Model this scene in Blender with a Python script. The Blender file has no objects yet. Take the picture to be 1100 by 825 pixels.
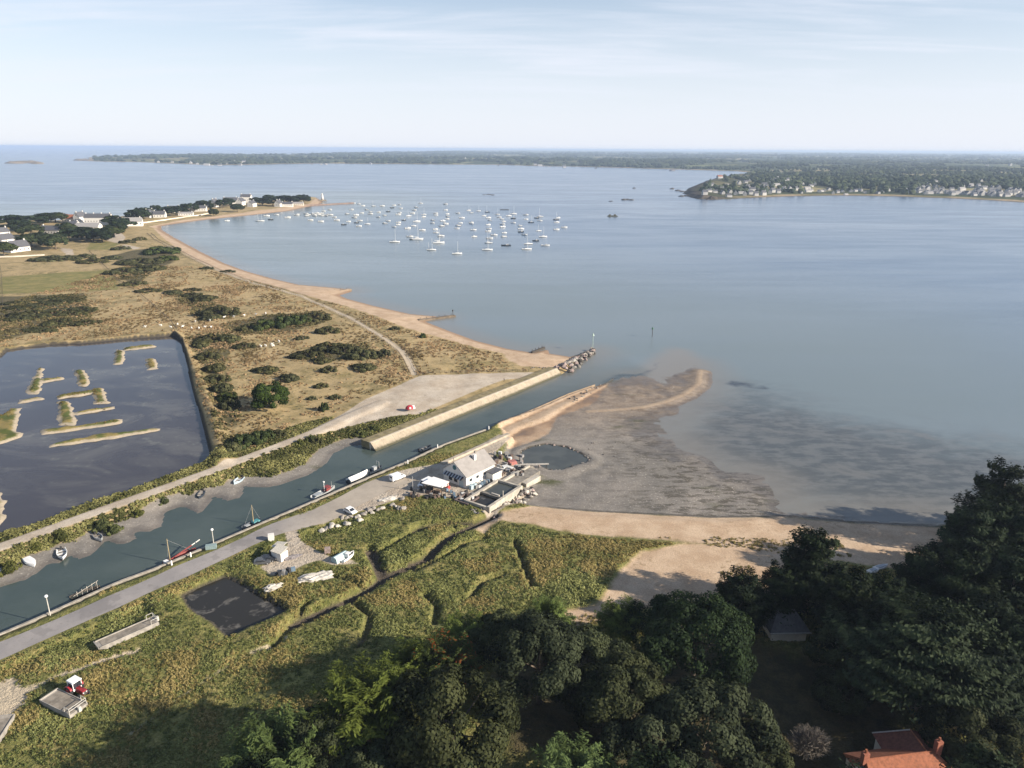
import bpy, bmesh, math, random
import numpy as np
from mathutils import Vector, Matrix
R = math.radians
PI = math.pi
random.seed(7)
rng = np.random.default_rng(7)
sc = bpy.context.scene
col = sc.collection

# ------------------------------------------------------------------ camera, sky, sun, exposure
EYE = 100.0
FOC, PW, PH = 777.0, 1100.0, 825.0
PITCH, ROLL = R(18.0), R(0.36)
cam_d = bpy.data.cameras.new('camera')
cam_d.sensor_fit = 'HORIZONTAL'; cam_d.sensor_width = 36.0
cam_d.lens = 36.0 * FOC / PW
cam_d.clip_start = 1.0; cam_d.clip_end = 150000.0
cam = bpy.data.objects.new('camera', cam_d); col.objects.link(cam)
cam.location = (0, 0, EYE)
cam.rotation_mode = 'QUATERNION'
_q = Matrix.Rotation(PI / 2 - PITCH, 4, 'X') @ Matrix.Rotation(ROLL, 4, 'Z')
cam.rotation_quaternion = _q.to_quaternion()
sc.camera = cam

SUN_EL, SUN_AZ = R(24.0), R(-17.0)          # azimuth from +X
sun_dir = Vector((math.cos(SUN_EL) * math.cos(SUN_AZ), math.cos(SUN_EL) * math.sin(SUN_AZ), math.sin(SUN_EL)))
sun_d = bpy.data.lights.new('sun', 'SUN')
sun_d.energy = 5.0; sun_d.angle = R(0.53); sun_d.color = (1.0, 0.90, 0.76)
sun = bpy.data.objects.new('sun', sun_d); col.objects.link(sun)
sun.rotation_mode = 'QUATERNION'; sun.rotation_quaternion = (-sun_dir).to_track_quat('-Z', 'Y')

SKY_STRENGTH = 0.070
HAZE_DENSITY = 0.000068
sc.view_settings.view_transform = 'Standard'
sc.view_settings.look = 'None'
sc.view_settings.gamma = 1.0
sc.view_settings.use_curve_mapping = False
sc.view_settings.exposure = 0.95
sc.render.engine = 'CYCLES'
sc.cycles.use_denoising = True
sc.cycles.max_bounces = 5; sc.cycles.diffuse_bounces = 2; sc.cycles.glossy_bounces = 2
sc.cycles.transmission_bounces = 2; sc.cycles.volume_bounces = 1; sc.cycles.transparent_max_bounces = 4
sc.cycles.caustics_reflective = False; sc.cycles.caustics_refractive = False

world = bpy.data.worlds.new('World'); sc.world = world
world.use_nodes = True
wn = world.node_tree; wn.nodes.clear()

class NB:
    """small node-graph builder"""
    def __init__(s, tree): s.t = tree
    def n(s, typ, ins=None, out=0, **props):
        nd = s.t.nodes.new(typ)
        for k, v in props.items(): setattr(nd, k, v)
        for k, v in (ins or {}).items():
            sk = nd.inputs[k]
            if isinstance(v, bpy.types.NodeSocket): s.t.links.new(v, sk)
            elif isinstance(v, (tuple, list)) and sk.type == 'RGBA' and len(v) == 3: sk.default_value = (*v, 1)
            else: sk.default_value = v
        return nd.outputs[out] if len(nd.outputs) else None
    def math(s, op, a, b=0.0, c=None):
        ins = {0: a, 1: b}
        if c is not None: ins[2] = c
        return s.n('ShaderNodeMath', ins, operation=op)
    def step(s, x, lo, hi, t0=0.0, t1=1.0):
        return s.n('ShaderNodeMapRange', {0: x, 1: lo, 2: hi, 3: t0, 4: t1}, interpolation_type='SMOOTHSTEP')
    def mix(s, f, a, b):
        nd = s.t.nodes.new('ShaderNodeMix'); nd.data_type = 'RGBA'
        for sk, v in ((nd.inputs[0], f), (nd.inputs[6], a), (nd.inputs[7], b)):
            if isinstance(v, bpy.types.NodeSocket): s.t.links.new(v, sk)
            elif isinstance(v, (tuple, list)): sk.default_value = (*v[:3], 1)
            else: sk.default_value = v
        return nd.outputs[2]
    def noise(s, vec, scale, detail=3.0, rough=0.55, dist=0.0):
        return s.n('ShaderNodeTexNoise', {'Vector': vec, 'Scale': scale, 'Detail': detail, 'Roughness': rough, 'Distortion': dist})
    def attr(s, name): return s.n('ShaderNodeAttribute', out='Fac', attribute_name=name)
    def scale(s, vec, x, y, z):
        return s.n('ShaderNodeVectorMath', {0: vec, 1: (x, y, z)}, operation='MULTIPLY')

# sky: Nishita, with thin high cloud mixed in by direction
w = NB(wn)
sky = wn.nodes.new('ShaderNodeTexSky'); sky.sky_type = 'NISHITA'; sky.sun_disc = False
sky.sun_elevation = SUN_EL; sky.sun_rotation = PI / 2 - SUN_AZ
sky.air_density = 1.0; sky.dust_density = 0.2; sky.ozone_density = 2.5; sky.altitude = 0
tc = w.n('ShaderNodeTexCoord', out='Generated')
sep = wn.nodes.new('ShaderNodeSeparateXYZ'); wn.links.new(tc, sep.inputs[0])
elev = sep.outputs[2]
inv = w.math('DIVIDE', 1.0, w.math('ADD', w.math('MAXIMUM', elev, 0.0), 0.10))
flat = w.n('ShaderNodeVectorMath', {0: tc, 1: inv}, operation='MULTIPLY')
cl = w.noise(w.scale(flat, 0.55, 1.5, 0.0), 1.1, 6.0, 0.58, 0.6)
cl2 = w.noise(w.scale(flat, 0.35, 2.4, 0.0), 3.1, 5.0, 0.6, 0.4)
cm = w.math('MULTIPLY', w.step(w.math('ADD', w.math('MULTIPLY', cl, 0.75), w.math('MULTIPLY', cl2, 0.25)), 0.42, 0.72), w.math('MULTIPLY', w.step(elev, 0.02, 0.14), w.step(elev, 0.6, 0.25)))
veil = w.step(elev, 0.27, 0.0, 0.14, 0.88)
cloud_f = w.math('MINIMUM', w.math('ADD', w.math('MULTIPLY', cm, 0.34), veil), 1.0)
skyc = w.mix(cloud_f, sky.outputs[0], (6.55, 6.85, 7.65))
bg = w.n('ShaderNodeBackground', {'Color': skyc, 'Strength': SKY_STRENGTH})
w.n('ShaderNodeOutputWorld', {'Surface': bg})

# ------------------------------------------------------------------ helpers
_c, _s = math.cos(ROLL), math.sin(ROLL)
def P(px, py, z=0.0):
    """survey of the plan: the ground point of height z that lies on a sight line of the survey photograph"""
    u = (px - PW / 2) / FOC; v = -(py - PH / 2) / FOC
    u, v = _c * u - _s * v, _s * u + _c * v
    dy = math.cos(PITCH) + v * math.sin(PITCH); dz = -math.sin(PITCH) + v * math.cos(PITCH)
    t = (z - EYE) / dz
    return Vector((u * t, dy * t, z))
def plan(pts, z=0.0): return np.array([P(a, b, z)[:2] for a, b in pts])

def vnoise(x, y, seed=0):
    xi = np.floor(x).astype(np.int64); yi = np.floor(y).astype(np.int64)
    fx = x - xi; fy = y - yi
    fx = fx * fx * (3 - 2 * fx); fy = fy * fy * (3 - 2 * fy)
    def h(a, b):
        n = (a * 374761393 + b * 668265263 + seed * 1442695041) & 0xffffffff
        n = ((n ^ (n >> 13)) * 1274126177) & 0xffffffff
        return ((n ^ (n >> 16)) & 0xffff) / 65535.0
    return (h(xi, yi) * (1 - fx) + h(xi + 1, yi) * fx) * (1 - fy) + (h(xi, yi + 1) * (1 - fx) + h(xi + 1, yi + 1) * fx) * fy
def fbm(x, y, sc_, oct_=3, seed=0):
    r = 0; a = 1; tot = 0
    for k in range(oct_):
        r = r + a * vnoise(x / sc_, y / sc_, seed + 17 * k); tot += a; a *= 0.5; sc_ *= 0.47
    return r / tot - 0.5

def sdf(X, Y, poly, pad=30.0):
    """signed distance to a polygon, positive inside, clipped at -pad"""
    out = np.full(X.shape, -pad, np.float32)
    m = (X > poly[:, 0].min() - pad) & (X < poly[:, 0].max() + pad) & (Y > poly[:, 1].min() - pad) & (Y < poly[:, 1].max() + pad)
    if not m.any(): return out
    x = X[m]; y = Y[m]; d2 = np.full(x.shape, 1e18); ins = np.zeros(x.shape, bool)
    for (ax, ay), (bx, by) in zip(poly, np.roll(poly, -1, 0)):
        ex, ey = bx - ax, by - ay
        l = ex * ex + ey * ey + 1e-12
        t = np.clip(((x - ax) * ex + (y - ay) * ey) / l, 0, 1)
        d2 = np.minimum(d2, (x - ax - t * ex) ** 2 + (y - ay - t * ey) ** 2)
        if ay != by:
            c = ((ay > y) != (by > y)) & (x < (bx - ax) * (y - ay) / (by - ay) + ax)
            ins ^= c
    d = np.sqrt(d2)
    out[m] = np.maximum(np.where(ins, d, -d), -pad)
    return out
def sline(X, Y, line, half, pad=30.0):
    """half-width minus the distance to a polyline"""
    out = np.full(X.shape, -pad, np.float32)
    m = (X > line[:, 0].min() - pad) & (X < line[:, 0].max() + pad) & (Y > line[:, 1].min() - pad) & (Y < line[:, 1].max() + pad)
    if not m.any(): return out
    x = X[m]; y = Y[m]; d2 = np.full(x.shape, 1e18)
    for (ax, ay), (bx, by) in zip(line[:-1], line[1:]):
        ex, ey = bx - ax, by - ay
        t = np.clip(((x - ax) * ex + (y - ay) * ey) / (ex * ex + ey * ey + 1e-12), 0, 1)
        d2 = np.minimum(d2, (x - ax - t * ex) ** 2 + (y - ay - t * ey) ** 2)
    out[m] = np.maximum(half - np.sqrt(d2), -pad)
    return out

def np_mesh(name, V, F, attrs=None, smooth=False):
    V = np.asarray(V, np.float32); F = np.asarray(F, np.int32)
    me = bpy.data.meshes.new(name); k = F.shape[1]
    me.vertices.add(len(V)); me.vertices.foreach_set('co', V.ravel())
    me.loops.add(F.size); me.loops.foreach_set('vertex_index', F.ravel())
    me.polygons.add(len(F)); me.polygons.foreach_set('loop_start', np.arange(0, F.size, k, dtype=np.int32))
    me.polygons.foreach_set('loop_total', np.full(len(F), k, np.int32))
    me.polygons.foreach_set('use_smooth', np.full(len(F), smooth, bool))
    me.update(calc_edges=True)
    for an, a in (attrs or {}).items():
        at = me.attributes.new(an, 'FLOAT', 'POINT'); at.data.foreach_set('value', np.asarray(a, np.float32).ravel())
    return me
def link(name, me, m=None, parent=None, loc=None):
    o = bpy.data.objects.new(name, me); col.objects.link(o)
    if m is not None and me is not None and len(me.materials) == 0:
        for x in (m if isinstance(m, (list, tuple)) else [m]): me.materials.append(x)
    if parent is not None: o.parent = parent
    if loc is not None: o.location = loc
    return o
def tag(o, label, cat, group=None, kind=None):
    if label: o['label'] = label
    if cat: o['category'] = cat
    if group: o['group'] = group
    if kind: o['kind'] = kind
    return o
def structure(o): o['kind'] = 'structure'; return o
def thing(name, loc, rz=0.0, label=None, cat=None, group=None, scale=1.0):
    o = bpy.data.objects.new(name, None); col.objects.link(o)
    o.location = loc; o.rotation_euler = (0, 0, rz); o.scale = (scale,) * 3
    o.empty_display_size = 0.5
    return tag(o, label, cat, group)
def dup(root, loc, rz=None, label=None, group=None, scale=None):
    r = root.copy(); col.objects.link(r); r.location = loc
    if rz is not None: r.rotation_euler = (0, 0, rz)
    if scale is not None: r.scale = scale if isinstance(scale, (tuple, list)) else (scale,) * 3
    if label: r['label'] = label
    if group: r['group'] = group
    for ch in list(root.children):
        c = ch.copy(); col.objects.link(c); c.parent = r
        for g in list(ch.children):
            d = g.copy(); col.objects.link(d); d.parent = c
    return r

_mats = {}
def pmat(name, c, rough=0.7, var=0.18, nscale=3.0, bump=0.0, metal=0.0, spec=0.4, c2=None):
    """painted / plain surface with uneven tone"""
    if name in _mats: return _mats[name]
    m = bpy.data.materials.new(name); m.use_nodes = True; t = m.node_tree; t.nodes.clear(); b = NB(t)
    co = b.n('ShaderNodeTexCoord', out='Object')
    nz = b.noise(co, nscale, 4.0, 0.6)
    f = b.step(nz, 0.3, 0.7)
    dark = c2 or tuple(x * (1 - 1.6 * var) for x in c)
    cc = b.mix(f, dark, c)
    ins = {'Base Color': cc, 'Roughness': rough, 'Metallic': metal, 'Specular IOR Level': spec}
    if bump:
        ins['Normal'] = b.n('ShaderNodeBump', {'Height': nz, 'Strength': bump, 'Distance': 0.1})
    sh = b.n('ShaderNodeBsdfPrincipled', ins)
    b.n('ShaderNodeOutputMaterial', {'Surface': sh})
    _mats[name] = m
    return m

# ------------------------------------------------------------------ plan of the land (outlines surveyed from the photograph)
LZ = 2.6
west_shore = [(-60, 236), (0, 236), (60, 237), (110, 235), (150, 230), (200, 224.5), (250, 218.5), (300, 213), (325, 211), (338, 212), (346, 216.5), (343, 220), (330, 222), (310, 226.5), (270, 231), (220, 236), (190, 240), (172, 243), (172, 247),
    (185, 255), (200, 263), (215, 271), (240, 283), (262, 291), (290, 299), (320, 306), (355, 309), (374, 311), (378, 313), (364, 317.5), (372, 321), (400, 328.5), (440, 337.5), (468, 340), (471, 342), (456, 345.5),
    (480, 355), (510, 366), (545, 375), (572, 379), (588, 376), (590, 380), (612, 383.5), (636, 377), (638, 379)]
canal_n = [(636, 378.5), (603.6, 402.5), (560, 421), (502, 444.5), (450, 466), (405, 485), (400, 478), (376, 479), (359, 487), (350, 499), (333, 510), (302, 521), (285, 524), (263, 523), (261, 534), (243, 539), (230, 534), (224, 545), (213, 553),
    (200, 546), (193, 545), (184, 548), (178, 551), (175, 565), (160, 572), (145, 571), (148, 578), (138, 584), (124, 585), (113, 581), (106, 590), (98, 597), (85, 602), (75, 598), (64, 605), (52, 606), (44, 613), (31, 622), (18, 626), (0, 631), (-80, 668)]
canal_s = [(-80, 716), (0, 682), (54.5, 658.6), (123, 627), (170, 610), (221, 588), (290, 558.5), (341, 537), (395, 513.5), (439, 495.5), (476, 478), (522, 461.6), (535, 455), (578, 437.4), (609, 423.4), (639, 413), (648, 410), (662, 403), (668, 398)]
pond_big = [(-60, 383), (0, 383), (6.5, 376), (54.5, 370), (87, 369), (140, 364), (188, 360.5), (196, 367), (203, 393), (209.5, 424), (218, 448), (227, 483), (228, 493.6), (207, 502), (182, 511), (145, 525), (109, 536), (73, 550), (36, 564), (0, 574), (-60, 596)]
pond_small = [(195, 640), (215, 630), (243, 618.6), (259, 625.5), (280, 638), (300, 648.6), (311, 658), (294.5, 666), (270, 676), (245.5, 687.6), (235, 679), (224, 668), (213, 662), (204.5, 655.5)]
pond_round = [(558, 492), (560, 485), (569, 480.5), (586, 477), (608, 480), (624, 487), (634, 493.5), (630, 497), (615, 501), (604, 505), (589, 505), (579, 500), (561, 498)]
flat_edge = [(662, 404.5), (668, 404.5), (688, 404), (705, 407), (722, 404), (738, 398), (747, 391), (753, 397), (757, 411), (752, 421), (735, 431), (729, 444), (711, 453), (716, 462), (728, 480), (747, 491), (772, 506), (793, 509), (815, 514), (826, 526), (836, 536), (849, 547), (884, 552.5), (920, 557.5), (1000, 562), (1120, 570), (1300, 580)]
south_land = canal_s[1:-2] + flat_edge + [(1400, 640), (1500, 900), (-200, 900), (-200, 770)]
westP = np.vstack([plan(west_shore), plan(canal_n[1:-1]), [[-190, 130], [-700, 300], [-1600, 900], [-1800, 1500]]])
canal_sw = np.vstack([plan(canal_s[:12], 2.4), plan(canal_s[12:-2], 1.0), plan(canal_s[-2:], 0.3)])
canalP = np.vstack([plan(canal_n), canal_sw])
southP = np.vstack([canal_sw[1:-2], plan(flat_edge), plan([(1400, 640), (1500, 900), (-200, 900), (-200, 770)])])
beach_w = [(165, 246), (172, 244), (185, 252), (215, 268), (262, 288), (320, 302), (380, 308), (378, 320), (440, 334), (474, 338), (474, 350), (545, 371), (590, 374), (618, 381), (600, 396), (560, 395), (548, 390), (540, 380), (510, 374), (470, 363), (430, 352), (400, 340), (375, 331), (345, 323), (320, 316.5), (290, 308), (250, 297), (220, 285), (195, 271), (178, 258)]
spit_sand = [(345, 219), (335, 224), (310, 228), (270, 233), (220, 238), (190, 242), (168, 246), (160, 243.5), (190, 237.5), (220, 234), (270, 228), (310, 223), (333, 219), (340, 212), (348, 214)]
beach_s = [(556, 549), (572, 543), (590, 544), (602, 546), (640, 549), (767, 555.5), (849, 554), (895, 558), (1000, 563), (1200, 575), (1200, 640), (1000, 620), (900, 604), (850, 600), (800, 590), (740, 585), (690, 581), (650, 579), (600, 573), (572, 566), (556, 564), (535, 560), (520, 575), (512, 570), (524, 556)]
blowout = [(740, 583), (800, 586), (860, 596), (900, 610), (870, 640), (800, 650), (755, 645), (715, 650), (680, 655), (648, 668), (612, 672), (608, 655), (640, 650), (655, 632), (668, 612), (690, 592)]
sand_bar = [(533, 455), (560, 442), (609, 420), (642, 408), (652, 412), (640, 432), (600, 447), (590, 465), (566, 478), (545, 482)]
ridge = [(632, 441.5), (660, 440), (690, 437), (715, 431), (735, 423), (750, 412), (752, 398)]
gravel_park = [(395, 427), (438, 409), (451, 404), (502, 400.5), (568, 397), (596, 395.8), (560, 403), (542, 405), (514.5, 415), (484, 428), (451, 441.5), (425.5, 444), (400, 450), (372, 456), (333, 469), (340, 458), (368, 443)]
path_c = plan([(-80, 618), (0, 588), (100, 551.5), (200, 516), (237, 502.5), (289, 483), (335, 465), (372, 448), (410, 432)], 2.6)
yard = [(305, 570), (317, 565.5), (323.6, 582), (341, 592.7), (358.5, 600), (372, 600), (385, 606), (358, 608), (344, 602.5), (328, 607), (312.7, 614.5), (292, 620), (280, 610), (300, 598), (309, 587), (307, 576)]
house_yard = [(363, 556), (384, 550), (406, 543), (424, 537), (438, 532), (470, 532), (500, 538), (520, 532), (548, 520), (560, 512), (570, 500), (545, 497), (530, 488), (548, 470), (537, 466), (500, 486), (470, 498), (440, 503), (425, 507), (395, 520), (345, 545), (335, 562), (347, 563)]
dune_path = plan([(160, 250), (168, 257), (188, 267), (211, 279), (234, 290), (276, 305), (322, 316.5), (340, 324.5), (374.5, 340), (409.5, 361), (431, 376), (438, 387), (446, 402)], LZ)
creeks = [[(316, 672), (343.6, 658), (371, 647), (395.5, 635), (412, 622), (436, 610), (458, 601), (474.5, 585), (490, 573), (516, 562), (531, 555)],
          [(412, 622), (405, 604), (398, 592)], [(382, 650), (396, 662), (398, 669), (390, 688), (384, 700)], [(443, 571), (455, 565), (480, 562), (505, 562)], [(458, 640), (470, 655), (468, 672)], [(553, 583), (560, 600), (572, 632)], [(403, 603), (415, 590), (440, 575), (465, 565), (490, 566)], [(420, 612), (450, 613), (475, 601), (500, 585), (522, 580)], [(505, 642), (520, 626), (540, 620)], [(345, 616), (365, 621), (395, 634)], [(330, 650), (300, 690), (290, 700)]]
ditch = plan([(96, 270), (102, 276), (127, 301), (140, 310), (153, 318), (183, 345), (190, 356)], LZ)
ditch2 = plan([(188, 358), (209, 395), (228, 441), (238, 487), (240, 496)], LZ)

LIN = lambda a, b, s: list(np.arange(a, b, s))
def grow(a, b, s, k, cap):
    r = []; x = a
    while x < b:
        s = min(s * k, cap); x += s; r.append(x)
    return r
gx = np.array([-q for q in grow(225, 1500, 0.95, 1.03, 7)][::-1] + LIN(-225, 225, 0.95) + grow(225, 420, 0.95, 1.06, 12))
gy = np.array([-q for q in grow(-70, 60, 0.95, 1.2, 12)][::-1] + LIN(70, 410, 0.95) + grow(410, 1700, 0.95, 1.018, 7))
XX, YY = np.meshgrid(gx, gy); X = XX.ravel(); Y = YY.ravel()

d_w = sdf(X, Y, westP, 60); d_s = sdf(X, Y, southP, 60); d_c = sdf(X, Y, canalP, 40)
d_pb = sdf(X, Y, plan(pond_big, 1.5), 25); d_ps = sdf(X, Y, plan(pond_small, 1.2), 25); d_pr = sdf(X, Y, plan(pond_round, 0.8), 25)
flatline = plan(flat_edge)
n40 = fbm(X, Y, 40, 3, 3); n12 = fbm(X, Y, 12, 3, 5); n3 = fbm(X, Y, 3.2, 2, 9)
s_sand = np.maximum.reduce([sdf(X, Y, plan(beach_w, 1.0)), sdf(X, Y, plan(spit_sand, 1)), sdf(X, Y, plan(beach_s, 1.5)), sdf(X, Y, plan(blowout, 2.4)), sdf(X, Y, plan(sand_bar, 1)) - 0.5])
mud_poly = [(548, 470), (560, 462), (590, 452), (606, 440), (650, 416), (662, 404), (760, 385), (770, 420), (860, 540), (1010, 556), (1000, 563), (895, 557.5), (849, 553.5), (767, 555), (640, 548.5), (602, 545.5), (575, 542), (558, 540), (572, 525), (580, 515), (590, 512), (560, 503), (548, 492), (552, 480)]
s_mud = sdf(X, Y, plan(mud_poly, 0.3))
# heights
hw = np.where(d_w > 0, 2.7 * (1 - np.exp(-d_w / 16.0)), d_w * 0.05)
dune = np.clip((d_w - 10) / 15, 0, 1)
hw = hw + dune * (n40 * 1.6 + n12 * 0.9) * np.clip((Y - 200) / 80, 0, 1)
hs = np.where(d_s > 0, 2.4 * (1 - np.exp(-d_s / 14.0)), d_s * 0.04)
hs = np.where(s_mud > 0, np.minimum(hs + 0.5 * n12, 0.06 + 0.022 * np.clip(d_s, -30, 22) + 0.55 * n12 + 0.25 * n3 + 0.25 * n40), hs)
hs = np.where((s_mud > -8) & (s_mud <= 0), np.minimum(hs, 0.5 + 0.24 * (-s_mud)), hs)
rd = sline(X, Y, plan(ridge, .8), 0); hs = np.where(rd > -6, np.maximum(hs, 0.85 + rd * 0.14 + 0.1 * n3), hs)
s_marsh = np.minimum.reduce([d_s, -s_mud - 1, -s_sand])
h = np.maximum(hw, hs)
# the old canal bank: mud slope and pocket on the northern side
bank = (d_c > -40) & (d_w > 0) & (d_c <= 0) & (X < -38)
hb = 0.04 - d_c * 0.14 + 0.30 * n3 + 0.55 * n12
h = np.where(bank, np.minimum(h, np.maximum(hb, 0.02)), h)
s_bank = np.where((d_w > -3) & (X < -33), d_c + 6.5 + 3 * n12, -30)
h = np.where(d_c > 0, np.minimum(h, -0.15 - np.minimum(d_c, 4) * 0.3), h)
pc = sline(X, Y, path_c, 2.2)
h = np.where(pc > -6, np.maximum(h, 2.7 - np.clip(-pc, 0, 9) * 0.42), h)
h = np.where(pc > 0, 2.7, h)
# ponds and their banks
dy2 = sline(X, Y, ditch2, 0); h = np.where(dy2 > -6, np.maximum(h, 4.3 + dy2 * 0.42 + 0.5 * n3), h)
h = np.where(d_pb > 0, 1.5 - np.minimum(0.5, d_pb * 0.4), h)
h = np.where(d_ps > 0, 1.0 - np.minimum(0.5, d_ps * 0.4), h)
h = np.where((d_ps > -7) & (d_ps <= 0), np.maximum(h, 1.3 + np.minimum(-d_ps, 3) * 0.4), h)
ring = (d_pr > -5) & (d_pr <= 0)
h = np.where(ring, np.maximum(h, 1.15 - np.maximum(-d_pr - 2.5, 0) * 0.25), h)
h = np.where(d_pr > 0, 0.8 - np.minimum(0.5, d_pr * 0.4), h)
islands = [[(185, 300), (215, 300), (205, 400), (190, 430), (135, 425), (150, 370)], [(200, 350), (310, 345), (315, 353), (205, 372)], [(360, 308), (415, 310), (440, 375), (420, 390), (385, 385), (375, 345)],
    [(90, 455), (200, 440), (215, 450), (100, 470)], [(280, 435), (460, 405), (460, 425), (290, 450)], [(450, 405), (510, 395), (530, 470), (465, 475)], [(290, 465), (345, 460), (360, 500), (375, 580), (290, 578), (280, 530)],
    [(365, 515), (560, 488), (568, 498), (370, 532)], [(205, 605), (380, 580), (600, 550), (605, 570), (400, 602), (215, 627)], [(235, 675), (500, 622), (790, 595), (805, 605), (500, 652), (240, 692)],
    [(570, 205), (610, 210), (605, 280), (560, 280)], [(600, 198), (750, 184), (765, 194), (610, 214)], [(718, 253), (765, 255), (775, 302), (725, 307)], [(-60, 560), (0, 530), (50, 495), (105, 495), (75, 610), (105, 620), (100, 640), (0, 672), (-60, 680)], [(-60, 905), (0, 915), (25, 960), (30, 1020), (0, 1075), (-60, 1090)]]
s_isl = np.full(X.shape, -30.0, np.float32)
for q in islands:
    s_isl = np.maximum(s_isl, sdf(X, Y, plan([(a / 4.583, 330 + b / 4.583) for a, b in q], 1.7), 12))
s_isl = s_isl + 1.6 * n3 + 0.8 * n12
h = np.where(s_isl > -1, np.maximum(h, np.clip(1.55 + s_isl * 0.45 + 0.4 * n3, 1.0, 2.3 + n3 * 0.5)), h)
s_creek = np.full(X.shape, -30.0, np.float32)
for cl_, hw_ in zip(creeks, (1.4, 1.5, 0.45, 0.5, 0.4, 0.35, 0.4, 0.4, 0.3, 0.3, 0.3)):
    s_creek = np.maximum(s_creek, sline(X, Y, plan(cl_, 1.6), hw_, 12))
road_c = plan([(-120, 752), (0, 699), (60, 673.5), (120, 647), (175, 622.5), (240, 594), (293, 569), (345, 553.5), (378, 537), (404, 523), (430, 513)], 2.3)
s_road = sline(X, Y, road_c, 3.4)
s_yard = np.maximum(sdf(X, Y, plan(yard, 2)), sdf(X, Y, plan(house_yard, 2.3)))
marsh_lump = np.clip(s_marsh / 3, 0, 1) * np.clip((-s_yard) / 2.5, 0, 1) * np.clip((-s_road) / 2.5, 0, 1) * np.clip(-s_creek / 0.7, 0, 1) * np.clip(-d_ps / 1.5, 0, 1)
paths = np.maximum.reduce([sline(X, Y, plan([(0, 742), (40, 735), (70, 722), (120, 706), (150, 698)], 2.3), 0.6), sline(X, Y, plan([(140, 786), (174, 763), (200, 744), (237, 720), (275, 700), (310, 684)], 2.3), 0.15), sline(X, Y, plan([(0, 738), (12, 748), (0, 765)], 2.3), 3.0)]) + 0.8 * n3
marsh_lump = marsh_lump * np.clip(0.4 - paths, 0, 1)
lump = np.abs(fbm(X, Y, 7.5, 3, 21)) * 2
h = np.where(marsh_lump > 0, h + marsh_lump * (0.85 * (0.5 - lump) + 0.15 * n3), h)
h = np.where(s_creek > -0.45, np.minimum(h, np.clip(1.15 - s_creek * 0.4, 0.6, 2.6)), h)
h = h + 8.5 * np.clip((130 - Y) / 36, 0, 1) ** 1.4 * np.clip((X + 50) / 26, 0, 1) * np.clip((28 - X) / 22, 0, 1)
h = np.where((s_road > -2.5) | (s_yard > -1), h * 0 + 2.25, h)
wedge = (d_c > -2.2) & (d_c <= 0) & (d_s > -3) & (X < 36)
h = np.where(wedge, np.where(X < -9, 2.2, np.clip(2.2 - (X + 9) * 0.07, 0.75, 2.2)), h)
lawn_e = sdf(X, Y, plan([(425, 507), (470, 485), (520, 464), (537, 460), (548, 470), (520, 482), (470, 505)], 2.2))
h = np.where(lawn_e > -1, 2.2, h)
d_bas = sdf(X, Y, plan([(510.5, 536), (526, 551), (563, 527.5), (547, 513)], 2.2), 20)
h = np.where(d_bas > -0.6, np.minimum(h, 1.75), h)
TER_H = h.reshape(XX.shape)
def ground(x, y):
    i = np.clip(np.searchsorted(gx, x) - 1, 0, len(gx) - 2); j = np.clip(np.searchsorted(gy, y) - 1, 0, len(gy) - 2)
    fx = np.clip((x - gx[i]) / (gx[i + 1] - gx[i]), 0, 1); fy = np.clip((y - gy[j]) / (gy[j + 1] - gy[j]), 0, 1)
    return (TER_H[j, i] * (1 - fx) + TER_H[j, i + 1] * fx) * (1 - fy) + (TER_H[j + 1, i] * (1 - fx) + TER_H[j + 1, i + 1] * fx) * fy
def G(px, py, z0=2.4):
    """point of the terrain on a survey sight line"""
    p = P(px, py, z0)
    for _ in range(3):
        p = P(px, py, float(ground(p.x, p.y)))
    return p
s_gravel = np.maximum.reduce([pc, sdf(X, Y, plan(gravel_park, 2.7)), s_yard])
s_track = np.maximum(sline(X, Y, dune_path, 1.6), paths)
town_road = sdf(X, Y, plan([(60, 264), (78, 268), (80, 274), (72, 275)], LZ)); town_road = np.maximum(town_road, sdf(X, Y, plan([(110, 257), (128, 248), (135, 255), (130, 262), (152, 266), (142, 268), (128, 263)], LZ)))
town_road = np.maximum(town_road, sline(X, Y, plan([(0, 275.5), (20, 275), (47, 274)], LZ), 1.5))
s_gravel = np.maximum.reduce([s_gravel, town_road, d_bas + 1.5])
s_green = np.maximum.reduce([sdf(X, Y, plan([(0, 297), (50, 294), (115, 290), (126, 300), (128, 312), (60, 313), (0, 316)], LZ)), lawn_e, sdf(X, Y, plan([(100, 258), (130, 262), (118, 268), (92, 268)], LZ)), sdf(X, Y, plan([(1050, 770), (1110, 740), (1200, 780), (1200, 900), (1060, 830)], 3)) - 2])
scrubs = [[(-20, 318), (40, 318), (92, 315), (97, 345), (60, 352), (20, 362), (-20, 372)], [(115, 275), (150, 268), (188, 263), (186, 282), (165, 290), (150, 305), (130, 300), (140, 285)], [(240, 350), (285, 340), (345, 334), (352, 345), (300, 360), (255, 358)], [(315, 385), (350, 372), (390, 370), (410, 385), (370, 388)], [(206, 362), (245, 358), (250, 372), (240, 400), (252, 440), (258, 455), (240, 462), (232, 425), (216, 385)], [(186, 312), (232, 325), (250, 342), (220, 345), (200, 325)], [(240, 470), (290, 468), (300, 478), (262, 488), (242, 490)]]
s_scrub = np.full(X.shape, -30.0, np.float32)
for q in scrubs: s_scrub = np.maximum(s_scrub, sdf(X, Y, plan(q, LZ), 20))
s_lawn = np.maximum(sdf(X, Y, plan([(560, 700), (640, 690), (820, 690), (960, 720), (980, 830), (540, 850), (530, 740)], 3)), -30)

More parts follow.
